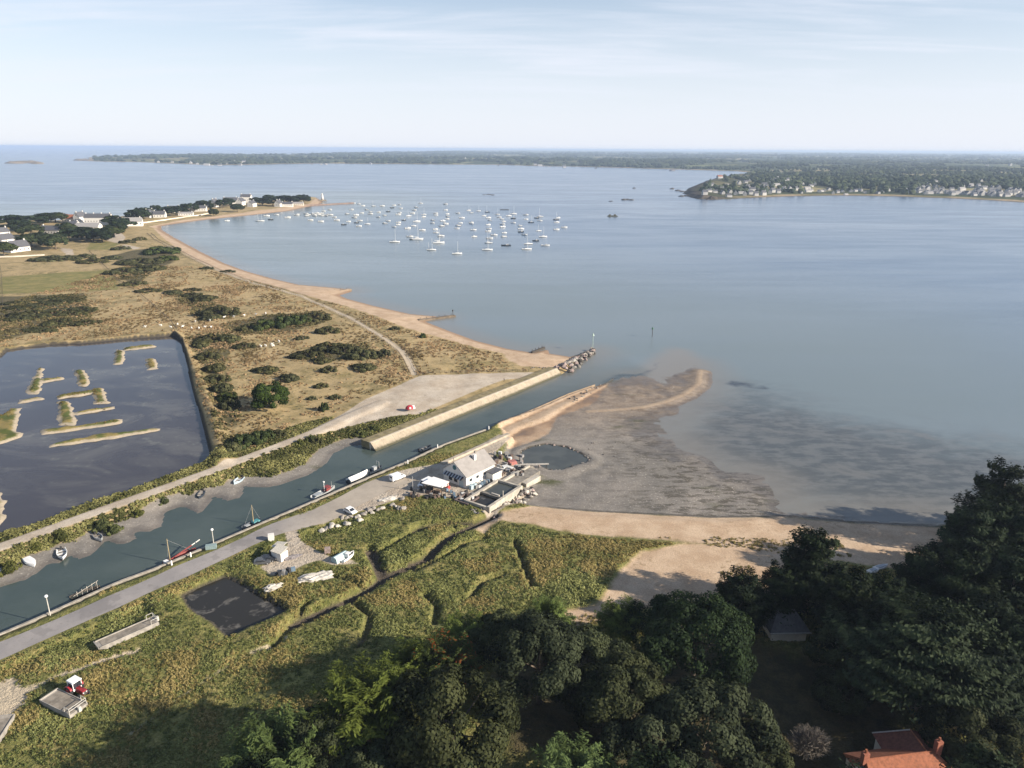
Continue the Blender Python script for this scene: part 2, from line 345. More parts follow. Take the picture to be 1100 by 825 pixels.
idx = np.arange(X.size).reshape(XX.shape)
Q = np.stack([idx[:-1, :-1], idx[:-1, 1:], idx[1:, 1:], idx[1:, :-1]], -1).reshape(-1, 4)
keep = (h[Q].max(1) > -2.4)
ter_me = np_mesh('ground', np.stack([X, Y, h], 1), Q[keep], dict(sand=s_sand, mud=np.maximum(s_mud + 2.5, s_bank), wrack=sline(X, Y, plan([(590, 544), (602, 545.5), (640, 548.7), (700, 552), (767, 555), (849, 553.5), (895, 557.5), (1000, 562.5)], 0.8), 0.7, 12), ridge=sline(X, Y, plan(ridge, .8), 1.6, 12), marsh=s_marsh, gravel=s_gravel, green=s_green, scrub=s_scrub, creek=s_creek, track=s_track, isl=s_isl, lawn=s_lawn,
    pond=np.maximum.reduce([d_pb, d_ps, d_pr]), fore=d_s), True)

# ------------------------------------------------------------------ ground material
gm = bpy.data.materials.new('ground'); gm.use_nodes = True; gm.node_tree.nodes.clear(); b = NB(gm.node_tree)
co = b.n('ShaderNodeNewGeometry', out='Position')
nA = b.noise(co, 0.035, 5.0, 0.6); nB = b.noise(co, 0.16, 5.0, 0.62); nC = b.noise(co, 0.7, 4.0, 0.65); nD = b.noise(co, 2.6, 3.0, 0.6)
jit = b.math('ADD', b.math('MULTIPLY', b.math('SUBTRACT', nB, 0.5), 9.0), b.math('MULTIPLY', b.math('SUBTRACT', nC, 0.5), 3.5))
jits = b.math('MULTIPLY', b.math('SUBTRACT', nC, 0.5), 2.0)
def mask(name, w=0.6, j=jit, k=1.0, off=0.0):
    v = b.math('ADD', b.attr(name), b.math('ADD', b.math('MULTIPLY', j, k), off))
    return b.step(v, -w, w)
dry = b.mix(b.step(nB, 0.36, 0.62), (0.195, 0.155, 0.068), (0.39, 0.29, 0.148))
dry = b.mix(b.step(nA, 0.40, 0.66), dry, b.mix(b.step(nC, 0.3, 0.7), (0.27, 0.20, 0.098), (0.45, 0.335, 0.18)))
dry = b.mix(b.math('MULTIPLY', b.step(nC, 0.50, 0.68), b.step(nA, 0.6, 0.42)), dry, (0.085, 0.078, 0.034))
green = b.mix(b.step(nB, 0.35, 0.65), (0.145, 0.140, 0.045), (0.23, 0.19, 0.072))
cA = b.mix(mask('green', 1.5, jit, 0.6), dry, green)
mar = b.mix(b.step(nC, 0.3, 0.68), (0.075, 0.086, 0.022), (0.215, 0.200, 0.066))
mar = b.mix(b.math('MULTIPLY', b.step(nB, 0.45, 0.68), 0.8), mar, b.mix(b.step(nD, 0.35, 0.65), (0.15, 0.125, 0.04), (0.29, 0.235, 0.095)))
cA = b.mix(mask('marsh', 1.0, jits), cA, mar)
scr = b.mix(b.step(nC, 0.35, 0.65), (0.035, 0.036, 0.017), (0.085, 0.075, 0.036))
cA = b.mix(b.math('MULTIPLY', mask('scrub', 2.0, jit, 1.2), 0.85), cA, scr)
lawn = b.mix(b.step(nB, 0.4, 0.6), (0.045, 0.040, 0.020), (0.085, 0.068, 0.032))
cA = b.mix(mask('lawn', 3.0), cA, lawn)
# mud flats with weed
posS = b.scale(co, 0.42, 1.0, 1.0)
wd = b.noise(posS, 0.11, 6.0, 0.66, 0.8); wd2 = b.noise(posS, 0.5, 5.0, 0.65, 0.4)
mudc = b.mix(b.step(nA, 0.35, 0.65), (0.170, 0.156, 0.138), (0.238, 0.212, 0.184))
mudc = b.mix(b.math('MULTIPLY', b.step(wd2, 0.46, 0.58), b.math('MULTIPLY', b.step(wd, 0.36, 0.50), b.step(b.n('ShaderNodeSeparateXYZ', {0: co}, out=0), 22, 55, 0.2, 0.8))), mudc, (0.062, 0.054, 0.042))
mudc = b.mix(b.math('MULTIPLY', b.step(b.math('ADD', b.attr('ridge'), jits), -0.5, 0.9), 0.8), mudc, (0.42, 0.32, 0.22))
mudc = b.mix(b.math('MULTIPLY', b.step(b.n('ShaderNodeSeparateXYZ', {0: co}, out=1), 235, 285), 0.55), mudc, b.mix(b.step(nB, 0.35, 0.65), (0.20, 0.145, 0.105), (0.32, 0.24, 0.17)))
mudc = b.mix(b.math('MULTIPLY', b.step(b.noise(posS, 0.045, 3.0), 0.56, 0.66), b.step(wd, 0.4, 0.55)), mudc, (0.075, 0.078, 0.034))
mudc = b.mix(b.math('MULTIPLY', b.step(b.noise(co, 1.7, 3.0, 0.7), 0.60, 0.66), 0.75), mudc, (0.42, 0.38, 0.33))
sx = b.n('ShaderNodeSeparateXYZ', {0: co}, out=2)
mudm = mask('mud', 1.2, jits, 1.2)
cA = b.mix(mudm, cA, mudc)
wet = b.math('MULTIPLY', b.step(b.math('ADD', sx, b.math('MULTIPLY', b.math('SUBTRACT', nB, 0.5), 0.5)), 0.48, 0.08), mudm)
sand = b.mix(b.step(nB, 0.3, 0.7), (0.39, 0.275, 0.18), (0.50, 0.375, 0.26))
sand = b.mix(b.math('MULTIPLY', b.step(nC, 0.54, 0.66), b.step(nA, 0.46, 0.6)), sand, (0.30, 0.215, 0.13))
sand = b.mix(b.math('MULTIPLY', b.step(sx, 0.75, 0.25), 0.9), sand, (0.27, 0.175, 0.11))
cA = b.mix(mask('sand', 0.8, jit, 0.45), cA, sand)
cA = b.mix(b.math('MULTIPLY', mask('wrack', 0.7, jits, 1.3), 0.75), cA, (0.060, 0.048, 0.034))
grav = b.mix(b.step(nB, 0.3, 0.7), (0.36, 0.295, 0.225), (0.47, 0.405, 0.325))
grav = b.mix(b.math('MULTIPLY', b.step(nC, 0.55, 0.7), 0.5), grav, (0.24, 0.20, 0.15))
cA = b.mix(mask('gravel', 0.4, jits, 0.5), cA, grav)
cA = b.mix(b.math('MULTIPLY', mask('track', 0.5, jits), 0.9), cA, (0.50, 0.41, 0.30))
isl = b.mix(b.step(b.math('ADD', b.attr('isl'), jits), 0.6, 1.6), (0.36, 0.30, 0.22), b.mix(b.step(nB, 0.42, 0.58), (0.22, 0.17, 0.06), (0.075, 0.09, 0.022)))
cA = b.mix(b.step(b.attr('isl'), -1.5, -0.5), cA, isl)
cA = b.mix(mask('creek', 0.5, jits, 0.4), cA, (0.075, 0.06, 0.045))
cA = b.mix(b.step(b.attr('pond'), -0.8, 0.2), cA, b.mix(b.step(b.attr('isl'), -1.0, 0.0), (0.07, 0.06, 0.045), isl))
fine = b.step(nD, 0.2, 0.8, 0.78, 1.18)
cA = b.mix(1.0, cA, cA)
mul = b.n('ShaderNodeVectorMath', {0: cA, 1: fine}, operation='MULTIPLY')
cA = b.mix(wet, mul, b.mix(0.5, mul, (0.06, 0.05, 0.042)))
rgh = b.n('ShaderNodeMapRange', {0: wet, 1: 0.0, 2: 1.0, 3: 0.92, 4: 0.35})
veg = b.step(b.math('MAXIMUM', b.attr('marsh'), b.attr('scrub')), -1.0, 2.0)
hgt = b.math('MULTIPLY', b.math('ADD', nC, b.math('MULTIPLY', nD, 0.5)), b.math('ADD', 0.12, b.math('MULTIPLY', veg, 0.75)))
nrm = b.n('ShaderNodeBump', {'Height': hgt, 'Strength': 0.8, 'Distance': 0.9})
b.n('ShaderNodeOutputMaterial', {'Surface': b.n('ShaderNodeBsdfPrincipled', {'Base Color': cA, 'Roughness': rgh, 'Specular IOR Level': 0.2, 'Normal': nrm})})
ground_o = structure(link('ground', ter_me, gm))

# ------------------------------------------------------------------ sea and still water
def water_mat(name, build, rough=0.16, bump=0.35, scale=0.35, ior=1.33, spec=0.5, bdist=0.25):
    m = bpy.data.materials.new(name); m.use_nodes = True; m.node_tree.nodes.clear(); b = NB(m.node_tree)
    co = b.n('ShaderNodeNewGeometry', out='Position')
    c, extra = build(b, co)
    wv = b.noise(b.scale(co, 1.0, 1.8, 1.0), scale, 4.0, 0.6)
    nrm = b.n('ShaderNodeBump', {'Height': wv, 'Strength': bump, 'Distance': bdist})
    b.n('ShaderNodeOutputMaterial', {'Surface': b.n('ShaderNodeBsdfPrincipled', {'Base Color': c, 'Roughness': extra if extra is not None else rough, 'IOR': ior, 'Specular IOR Level': spec, 'Normal': nrm})})
    return m
def sea_build(b, co):
    st = b.noise(b.scale(co, 0.0022, 0.011, 0), 1.0, 5.0, 0.55, 0.5)      # wind lanes
    st2 = b.noise(b.scale(co, 0.010, 0.045, 0), 1.0, 4.0, 0.6, 0.3)
    big = b.noise(co, 0.0009, 3.0)
    base = b.mix(b.step(b.attr('coast'), -420, -60), (0.092, 0.138, 0.205), (0.146, 0.178, 0.184))
    base = b.mix(b.math('MULTIPLY', b.step(st, 0.42, 0.64), 0.22), base, (0.180, 0.212, 0.245))
    n1 = b.noise(b.scale(co, 0.7, 1.0, 1), 0.05, 5.0, 0.65, 0.5); n2 = b.noise(b.scale(co, 0.5, 1.0, 1), 0.22, 5.0, 0.65)
    weed = b.step(b.math('ADD', b.attr('weed'), b.math('MULTIPLY', b.math('SUBTRACT', n1, 0.5), 60)), -22, 22)
    wc = b.mix(b.step(n2, 0.40, 0.62), (0.060, 0.064, 0.064), (0.118, 0.118, 0.112))
    wc = b.mix(b.step(n1, 0.55, 0.7), wc, (0.13, 0.125, 0.115))
    base = b.mix(b.math('MULTIPLY', weed, 0.9), base, wc)
    sh = b.step(b.math('ADD', b.attr('shoal'), b.math('MULTIPLY', b.math('SUBTRACT', n1, 0.5), 14)), -7.0, 5.0)
    base = b.mix(b.math('MULTIPLY', sh, 0.75), base, (0.21, 0.185, 0.155))
    nearshore = b.step(b.attr('coast'), -24, -1.0)
    base = b.mix(b.math('MULTIPLY', nearshore, 0.68), base, (0.19, 0.172, 0.145))
    base = b.mix(b.step(b.math('ADD', b.attr('dark'), b.math('MULTIPLY', b.math('SUBTRACT', n2, 0.5), 5)), -2.0, 2.0), base, (0.045, 0.052, 0.06))
    cn = b.noise(co, 0.05, 4.0); ccol = b.mix(b.step(cn, 0.35, 0.65), (0.046, 0.063, 0.056), (0.064, 0.082, 0.073))
    cf = b.math('MULTIPLY', b.step(b.attr('canal'), -16, -9), b.step(b.math('ADD', b.n('ShaderNodeSeparateXYZ', {0: co}, out=1), b.math('MULTIPLY', b.math('SUBTRACT', n1, 0.5), 40)), 375, 255))
    base = b.mix(cf, base, ccol)
    ro = b.math('ADD', b.step(st2, 0.35, 0.7, 0.16, 0.21), b.step(st, 0.4, 0.65, 0.04, 0.0))
    return base, ro
sx_ = np.array([-q for q in grow(260, 90000, 6, 1.12, 9000)][::-1] + LIN(-260, 520, 6.0) + grow(520, 90000, 6, 1.12, 9000))
sy_ = np.array([-q for q in grow(-40, 9000, 6, 1.3, 3000)][::-1] + LIN(40, 620, 6.0) + grow(620, 90000, 6, 1.05, 6000))
SX, SY = np.meshgrid(sx_, sy_); sX = SX.ravel(); sY = SY.ravel()
coast = np.maximum(sdf(sX, sY, westP, 600), sdf(sX, sY, southP, 600))
weedp = [(760, 425), (800, 415), (860, 440), (1000, 470), (1180, 500), (1300, 580), (1000, 575), (850, 552), (790, 520), (740, 498), (715, 470), (725, 445)]
shoalp = [(668, 404), (690, 398), (705, 385), (720, 372), (738, 376), (752, 390), (756, 412), (740, 424), (700, 410)]
darkp = [(766, 408), (790, 409), (826, 416), (826, 418.5), (790, 415)]
dark2 = [(645, 412), (664, 401.5), (690, 402.5), (702, 395), (712, 386), (700, 398), (690, 405), (668, 406)]
sea_me = np_mesh('sea', np.stack([sX, sY, sX * 0], 1), np.stack([(I := np.arange(sX.size).reshape(SX.shape))[:-1, :-1], I[:-1, 1:], I[1:, 1:], I[1:, :-1]], -1).reshape(-1, 4),
    dict(canal=sdf(sX, sY, np.vstack([canalP, [[-170, 130.0]], [[-118, 112.0]]]) if 0 else canalP, 40), coast=coast, weed=sdf(sX, sY, plan(weedp), 80), shoal=sdf(sX, sY, plan(shoalp), 40), dark=np.maximum(sdf(sX, sY, plan(darkp), 20), sdf(sX, sY, plan(dark2), 20))), True)
structure(link('sea', sea_me, water_mat('sea_water', sea_build, bump=0.30, scale=0.30)))

def outset(poly, d):
    c = poly.mean(0); v = poly - c; return poly + v / np.linalg.norm(v, axis=1)[:, None] * d
def sheet(name, poly, z, m):
    me = bpy.data.meshes.new(name); bm = bmesh.new()
    f = bm.faces.new([bm.verts.new((x, y, z)) for x, y in poly])
    if f.normal.z < 0: f.normal_flip()
    bmesh.ops.triangulate(bm, faces=[f]); bm.to_mesh(me); bm.free()
    for p in me.polygons:
        if p.normal.z < 0: p.flip()
    return link(name, me, m)
def pond_build(b, co):
    n = b.noise(b.scale(co, 0.5, 1, 1), 0.05, 5.0, 0.65, 1.0); n2 = b.noise(co, 0.2, 4.0, 0.65)
    c = b.mix(b.step(n, 0.42, 0.68), (0.046, 0.041, 0.044), (0.095, 0.088, 0.080))
    return b.mix(b.math('MULTIPLY', b.step(n2, 0.55, 0.7), b.step(n, 0.45, 0.6)), c, (0.13, 0.125, 0.105)), None
structure(sheet('salt_pond_water', outset(plan(pond_big, 1.5), 1.5), 1.5, water_mat('pond_water', pond_build, 0.07, 0.06, 0.8)))
def dark_build(b, co):
    n = b.noise(co, 0.25, 5.0, 0.6, 0.5)
    return b.mix(b.step(n, 0.55, 0.66), (0.024, 0.022, 0.018), (0.12, 0.11, 0.095)), None
dwm = water_mat('dark_pond_water', dark_build, 0.12, 0.05, 0.8)
structure(sheet('small_pond_water', outset(plan(pond_small, 1.0), 1.0), 1.0, dwm))
def round_build(b, co): return b.mix(b.step(b.noise(co, 0.1), 0.4, 0.6), (0.055, 0.06, 0.055), (0.075, 0.08, 0.072)), None
rwm = water_mat('basin_water', round_build, 0.08, 0.05, 0.8)
structure(sheet('round_pond_water', outset(plan(pond_round, 0.8), 0.8), 0.8, rwm))

# ------------------------------------------------------------------ mesh builder
class MB:
    def __init__(s): s.bm = bmesh.new()
    def box(s, c, d, rz=0.0, ry=0.0, top=1.0):
        v = []
        for sz in (-1, 1):
            k = top if sz > 0 else 1.0
            for sx, sy in ((-1, -1), (1, -1), (1, 1), (-1, 1)):
                p = Vector((sx * d[0] / 2 * k, sy * d[1] / 2 * k, sz * d[2] / 2))
                if ry: p = Matrix.Rotation(ry, 3, 'Y') @ p
                if rz: p = Matrix.Rotation(rz, 3, 'Z') @ p
                v.append(s.bm.verts.new(p + Vector(c)))
        for f in ((3, 2, 1, 0), (4, 5, 6, 7), (0, 1, 5, 4), (1, 2, 6, 5), (2, 3, 7, 6), (3, 0, 4, 7)): s.bm.faces.new([v[i] for i in f])
        return s
    def poly(s, pts, th=None):
        """one face; with th a slab of that thickness below it"""
        v = [s.bm.verts.new(p) for p in pts]
        if th is None: s.bm.faces.new(v); return s
        n = (v[1].co - v[0].co).cross(v[2].co - v[0].co).normalized()
        u = [s.bm.verts.new(x.co - n * th) for x in v]
        s.bm.faces.new(v); s.bm.faces.new(u[::-1])
        for i in range(len(v)):
            j = (i + 1) % len(v); s.bm.faces.new((v[j], v[i], u[i], u[j]))
        return s
    def prism(s, prof, y0, y1, axis='y'):
        """profile in x,z extruded along y (axis 'z': profile x,y extruded in z)"""
        mk = (lambda a, b, y: (a, y, b)) if axis == 'y' else (lambda a, b, y: (a, b, y))
        A = [s.bm.verts.new(mk(a, b, y0)) for a, b in prof]; B = [s.bm.verts.new(mk(a, b, y1)) for a, b in prof]
        s.bm.faces.new(A); s.bm.faces.new(B[::-1])
        for i in range(len(A)):
            j = (i + 1) % len(A); s.bm.faces.new((A[j], A[i], B[i], B[j]))
        return s
    def tube(s, pts, rad, n=6, cap=True):
        pts = [Vector(p) for p in pts]
        if not isinstance(rad, (list, tuple)): rad = [rad] * len(pts)
        rings = []
        for i, p in enumerate(pts):
            d = (pts[min(i + 1, len(pts) - 1)] - pts[max(i - 1, 0)]).normalized()
            a = d.orthogonal().normalized() if abs(d.z) < 0.95 else Vector((1, 0, 0)); a = (a - d * a.dot(d)).normalized(); c = d.cross(a)
            rings.append([s.bm.verts.new(p + (a * math.cos(2 * PI * k / n) + c * math.sin(2 * PI * k / n)) * rad[i]) for k in range(n)])
        for r0, r1 in zip(rings, rings[1:]):
            for k in range(n): s.bm.faces.new((r0[k], r0[(k + 1) % n], r1[(k + 1) % n], r1[k]))
        if cap: s.bm.faces.new(rings[0][::-1]); s.bm.faces.new(rings[-1])
        return s
    def ball(s, c, r, sub=2, sq=(1, 1, 1)):
        bmesh.ops.create_icosphere(s.bm, subdivisions=sub, radius=r, matrix=Matrix.Translation(c) @ Matrix.Diagonal((*sq, 1)))
        return s
    def hull(s, L, B, D, fl=0.15, deck=None, full=2.2, stern=0.8, n=10, sheer=0.25):
        """boat hull, bow at +x, waterline z = 0, gunwale near z = D; deck: height of the inside floor (None = closed deck)"""
        st = []
        for i in range(n + 1):
            t = i / n; x = -L / 2 + L * t
            w = B / 2 * (stern + (1 - stern) * min(1, t / 0.35)) * (1 - max(0, (t - 0.45) / 0.55) ** full)
            w = max(w, 0.02); z = D * (1 + sheer * (t - 0.3) ** 2 * 2); k = -fl * (1 - max(0, (t - 0.7) / 0.3) ** 2 * 1.2)
            st.append((x, w, z, k))
        rows = []
        for x, w, z, k in st:
            r = [(x, -w, z), (x - 0.0, -w * 0.9, z * 0.35), (x, 0, k), (x, w * 0.9, z * 0.35), (x, w, z)]
            if deck is None: r += [(x, 0, z + 0.06)]
            else:
                g = max(w - 0.09, 0.01); r += [(x, g, z + 0.02), (x, g * 0.85, min(deck, z)), (x, -g * 0.85, min(deck, z)), (x, -g, z + 0.02)]
            rows.append([s.bm.verts.new(p) for p in r])
        m = len(rows[0])
        for a, c in zip(rows, rows[1:]):
            for k in range(m): s.bm.faces.new((a[k], c[k], c[(k + 1) % m], a[(k + 1) % m]))
        s.bm.faces.new(rows[0]); s.bm.faces.new(rows[-1][::-1])
        return s
    def build(s, name, m=None, parent=None, smooth=False, loc=None, bevel=0.0):
        if bevel: bmesh.ops.bevel(s.bm, geom=list(s.bm.edges), offset=bevel, segments=2, affect='EDGES', profile=0.6)
        bmesh.ops.recalc_face_normals(s.bm, faces=s.bm.faces)
        me = bpy.data.meshes.new(name); s.bm.to_mesh(me); s.bm.free()
        if smooth:
            for p in me.polygons: p.use_smooth = True
        return link(name, me, m, parent, loc)
def sweep(name, line, prof, m, parent=None, closed=True):
    """profile (offset to the left of travel, z) carried along a plan polyline"""
    line = np.asarray(line, float); bm = bmesh.new(); rows = []
    for i, p in enumerate(line):
        a = line[max(i - 1, 0)]; c = line[min(i + 1, len(line) - 1)]; d = (c - a) / np.linalg.norm(c - a); nrm = np.array([-d[1], d[0]])
        rows.append([bm.verts.new((*(p + nrm * o), z)) for o, z in prof])
    k = len(prof)
    for r0, r1 in zip(rows, rows[1:]):
        for q in range(k if closed else k - 1): bm.faces.new((r0[q], r1[q], r1[(q + 1) % k], r0[(q + 1) % k]))
    if closed: bm.faces.new(rows[0]); bm.faces.new(rows[-1][::-1])
    bmesh.ops.recalc_face_normals(bm, faces=bm.faces)
    me = bpy.data.meshes.new(name); bm.to_mesh(me); bm.free()
    if not closed:
        for p in me.polygons:
            if p.normal.z < 0: p.flip()
    return link(name, me, m, parent)
def resample(line, step):
    line = np.asarray(line, float); d = np.r_[0, np.cumsum(np.linalg.norm(np.diff(line, axis=0), axis=1))]
    t = np.linspace(0, d[-1], max(2, int(d[-1] / step)))
    return np.stack([np.interp(t, d, line[:, 0]), np.interp(t, d, line[:, 1])], 1)

# ------------------------------------------------------------------ far shore, headland, islets
far_poly_px = [(95, 173), (110, 173.6), (140, 174), (160, 174.6), (195, 176), (230, 177.5), (262, 177), (300, 176.3), (340, 175.6), (420, 176.2), (500, 176.8), (540, 177), (570, 178.2), (620, 179), (660, 180), (700, 181.2), (740, 182.3), (790, 183.8), (806, 185.5),
    (797, 187.5), (775, 191), (757, 197), (742, 203), (737, 208), (745, 212.5), (760, 214.5), (790, 213.5), (820, 212), (850, 211), (900, 210), (960, 211), (1020, 213), (1060, 215), (1100, 217.5), (1200, 223), (1400, 232)]
farP = np.vstack([plan(far_poly_px), [[4000, 1500], [30000, 6000], [60000, 40000], [0, 42000], [-2500, 24000], [-2600, 15000], [-3200, 10500], [-3900, 8300], [-4100, 7300]]])
fx_ = np.array([-q for q in grow(-330, 5200, 16, 1.04, 90)][::-1] + LIN(330, 1500, 16) + grow(1500, 40000, 16, 1.06, 900))
fy_ = np.array(LIN(1440, 2300, 14) + grow(2300, 42000, 14, 1.05, 900))
FX, FY = np.meshgrid(fx_, fy_); fX = FX.ravel(); fY = FY.ravel()
fd = sdf(fX, fY, farP, 120)
_rock_poly = plan([(730, 209), (742, 200), (760, 194), (800, 186), (806, 192), (775, 200), (772, 210), (775, 216), (745, 214)])
frock = sdf(fX, fY, _rock_poly, 200)
fbig = fbm(fX, fY, 700, 4, 33); fmid = fbm(fX, fY, 120, 3, 35)
fh = np.where(fd > 0, 0.5 + np.minimum(fd, 40) * 0.06 + np.clip((fd - 40) / 300, 0, 1) * 5 + np.clip((fd - 100) / 800, 0, 1) * (8 + 26 * fbig) + np.clip(fY / 9000 - 1, 0, 2) * 16 * np.clip(fd / 119, 0, 1), fd * 0.05)
fh = np.where((fd > 0) & (frock > -60), np.maximum(fh, np.clip(fd * 0.45, 0, 1) * (3.5 + 4 * fmid + np.minimum(np.maximum(frock, 0), 40) * 0.15) * np.clip(1 + frock / 60, 0, 1)), fh)
fidx = np.arange(fX.size).reshape(FX.shape)
fQ = np.stack([fidx[:-1, :-1], fidx[:-1, 1:], fidx[1:, 1:], fidx[1:, :-1]], -1).reshape(-1, 4)
fQ = fQ[fh[fQ].max(1) > -1.0]
FAR_H = fh.reshape(FX.shape); FAR_D = fd.reshape(FX.shape)
def far_look(A, x, y):
    i = np.clip(np.searchsorted(fx_, x) - 1, 0, len(fx_) - 2); j = np.clip(np.searchsorted(fy_, y) - 1, 0, len(fy_) - 2)
    tx = np.clip((x - fx_[i]) / (fx_[i + 1] - fx_[i]), 0, 1); ty = np.clip((y - fy_[j]) / (fy_[j + 1] - fy_[j]), 0, 1)
    return (A[j, i] * (1 - tx) + A[j, i + 1] * tx) * (1 - ty) + (A[j + 1, i] * (1 - tx) + A[j + 1, i + 1] * tx) * ty
fm = bpy.data.materials.new('far_land'); fm.use_nodes = True; fm.node_tree.nodes.clear(); b = NB(fm.node_tree)
co = b.n('ShaderNodeNewGeometry', out='Position')
vor = b.n('ShaderNodeTexVoronoi', {'Vector': b.scale(co, 0.0035, 0.0022, 0), 'Scale': 1.0}, out='Color')
vs = b.n('ShaderNodeSeparateXYZ', {0: vor}, out=0); vs2 = b.n('ShaderNodeSeparateXYZ', {0: vor}, out=1)
nn = b.noise(co, 0.012, 4.0)
fc = b.mix(b.step(vs, 0.35, 0.75), (0.055, 0.070, 0.028), b.mix(vs2, (0.15, 0.16, 0.06), (0.34, 0.28, 0.15)))
fc = b.mix(b.step(nn, 0.42, 0.55), (0.035, 0.048, 0.022), fc)
fc = b.mix(b.step(b.attr('shore'), 42, 26), fc, b.mix(b.step(nn, 0.4, 0.6), (0.16, 0.14, 0.06), (0.34, 0.26, 0.16)))
fc = b.mix(b.step(b.attr('shore'), 9, 5), fc, (0.13, 0.11, 0.085))
rk = b.noise(co, 0.12, 5.0, 0.7)
fc = b.mix(b.math('MULTIPLY', b.step(b.attr('tip'), -50, -10), 0.85), fc, b.mix(b.step(nn, 0.4, 0.6), (0.035, 0.040, 0.018), (0.085, 0.078, 0.036)))
fc = b.mix(b.step(b.math('ADD', b.attr('rock'), b.math('MULTIPLY', b.math('SUBTRACT', nn, 0.5), 60)), -18, 5), fc, b.mix(b.step(rk, 0.4, 0.62), (0.022, 0.020, 0.017), (0.13, 0.105, 0.075)))
b.n('ShaderNodeOutputMaterial', {'Surface': b.n('ShaderNodeBsdfPrincipled', {'Base Color': fc, 'Roughness': 0.95, 'Specular IOR Level': 0.1, 'Normal': b.n('ShaderNodeBump', {'Height': rk, 'Strength': 0.6, 'Distance': 4.0})})})
structure(link('far_land', np_mesh('far_land', np.stack([fX, fY, fh], 1), fQ, dict(shore=fd, tip=frock, rock=np.minimum(frock, 15 - fd)), False), fm))

# ------------------------------------------------------------------ leaf material, foliage tools
def leaf_mat(name, dark, light, trans=0.25, third=None):
    if name in _mats: return _mats[name]
    m = bpy.data.materials.new(name); m.use_nodes = True; m.node_tree.nodes.clear(); b = NB(m.node_tree)
    t = b.attr('tint'); c = b.mix(t, dark, light)
    oi = b.n('ShaderNodeObjectInfo', out='Random'); c = b.n('ShaderNodeHueSaturation', {'Hue': b.n('ShaderNodeMapRange', {0: oi, 3: 0.48, 4: 0.512}), 'Saturation': b.n('ShaderNodeMapRange', {0: oi, 3: 1.05, 4: 0.85}), 'Value': b.n('ShaderNodeMapRange', {0: b.math('FRACT', b.math('MULTIPLY', oi, 7.3)), 3: 0.78, 4: 1.25}), 'Color': c})
    if third: c = b.mix(b.step(t, 0.93, 0.97), c, third)
    d = b.n('ShaderNodeBsdfPrincipled', {'Base Color': c, 'Roughness': 0.7, 'Specular IOR Level': 0.08})
    tr = b.n('ShaderNodeBsdfTranslucent', {'Color': c})
    b.n('ShaderNodeOutputMaterial', {'Surface': b.n('ShaderNodeMixShader', {0: trans, 1: d, 2: tr})})
    _mats[name] = m
    return m
def unit(v): return v / (np.linalg.norm(v, axis=-1, keepdims=True) + 1e-9)
def cards(C, N, T, s, asp, tint, bend=0.0):
    """leaf cards at C facing N, long axis near T"""
    N = unit(N); T = unit(T - N * (T * N).sum(1, keepdims=True)); B = np.cross(N, T)
    s = np.asarray(s).reshape(-1, 1) * np.ones((len(C), 1)); w = s * asp
    V = np.stack([C - T * s - B * w * .6, C - T * s * .2 + B * w, C + T * s + B * w * .5, C + T * s * .3 - B * w], 1).reshape(-1, 3)
    F = np.arange(len(C) * 4).reshape(-1, 4)
    return V, F, np.repeat(tint, 4)
def merge(parts):
    Vs, Fs, Ts, o = [], [], [], 0
    for V, F, t in parts: Vs.append(V); Fs.append(F + o); Ts.append(t); o += len(V)
    return np.vstack(Vs), np.vstack(Fs), np.concatenate(Ts)
def rdir(n, r): return unit(r.normal(size=(n, 3)))
def crown_bubble(rx, ry, rz, nl, lr, nleaf, ls, seed, low=-0.35):
    """rounded crown of many leafy lobes, centre at the origin"""
    r = np.random.default_rng(seed); ds = rdir(nl * 3, r); ds = ds[ds[:, 2] > low][:nl]; nl = len(ds)
    k = r.uniform(0.62, 0.98, nl)[:, None]; LC = ds * k * np.array([rx, ry, rz]); LR = lr * r.uniform(0.6, 1.3, nl); ltint = r.uniform(0.15, 0.8, nl)
    per = np.maximum((nleaf * LR ** 2 / (LR ** 2).sum()).astype(int), 5); who = np.repeat(np.arange(nl), per)
    d = unit(rdir(len(who), r) + 0.75 * unit(LC[who] + [0, 0, .3 * rz])); rad = LR[who] * r.uniform(0.72, 1.12, len(who))
    C = LC[who] + d * rad[:, None] * np.array([1, 1, 0.85]); N = unit(d + 0.38 * rdir(len(who), r))
    return cards(C, N, rdir(len(who), r), ls * r.uniform(0.6, 1.3, len(who)), 0.7, np.clip(ltint[who] + r.normal(0, .18, len(who)), 0, 1))
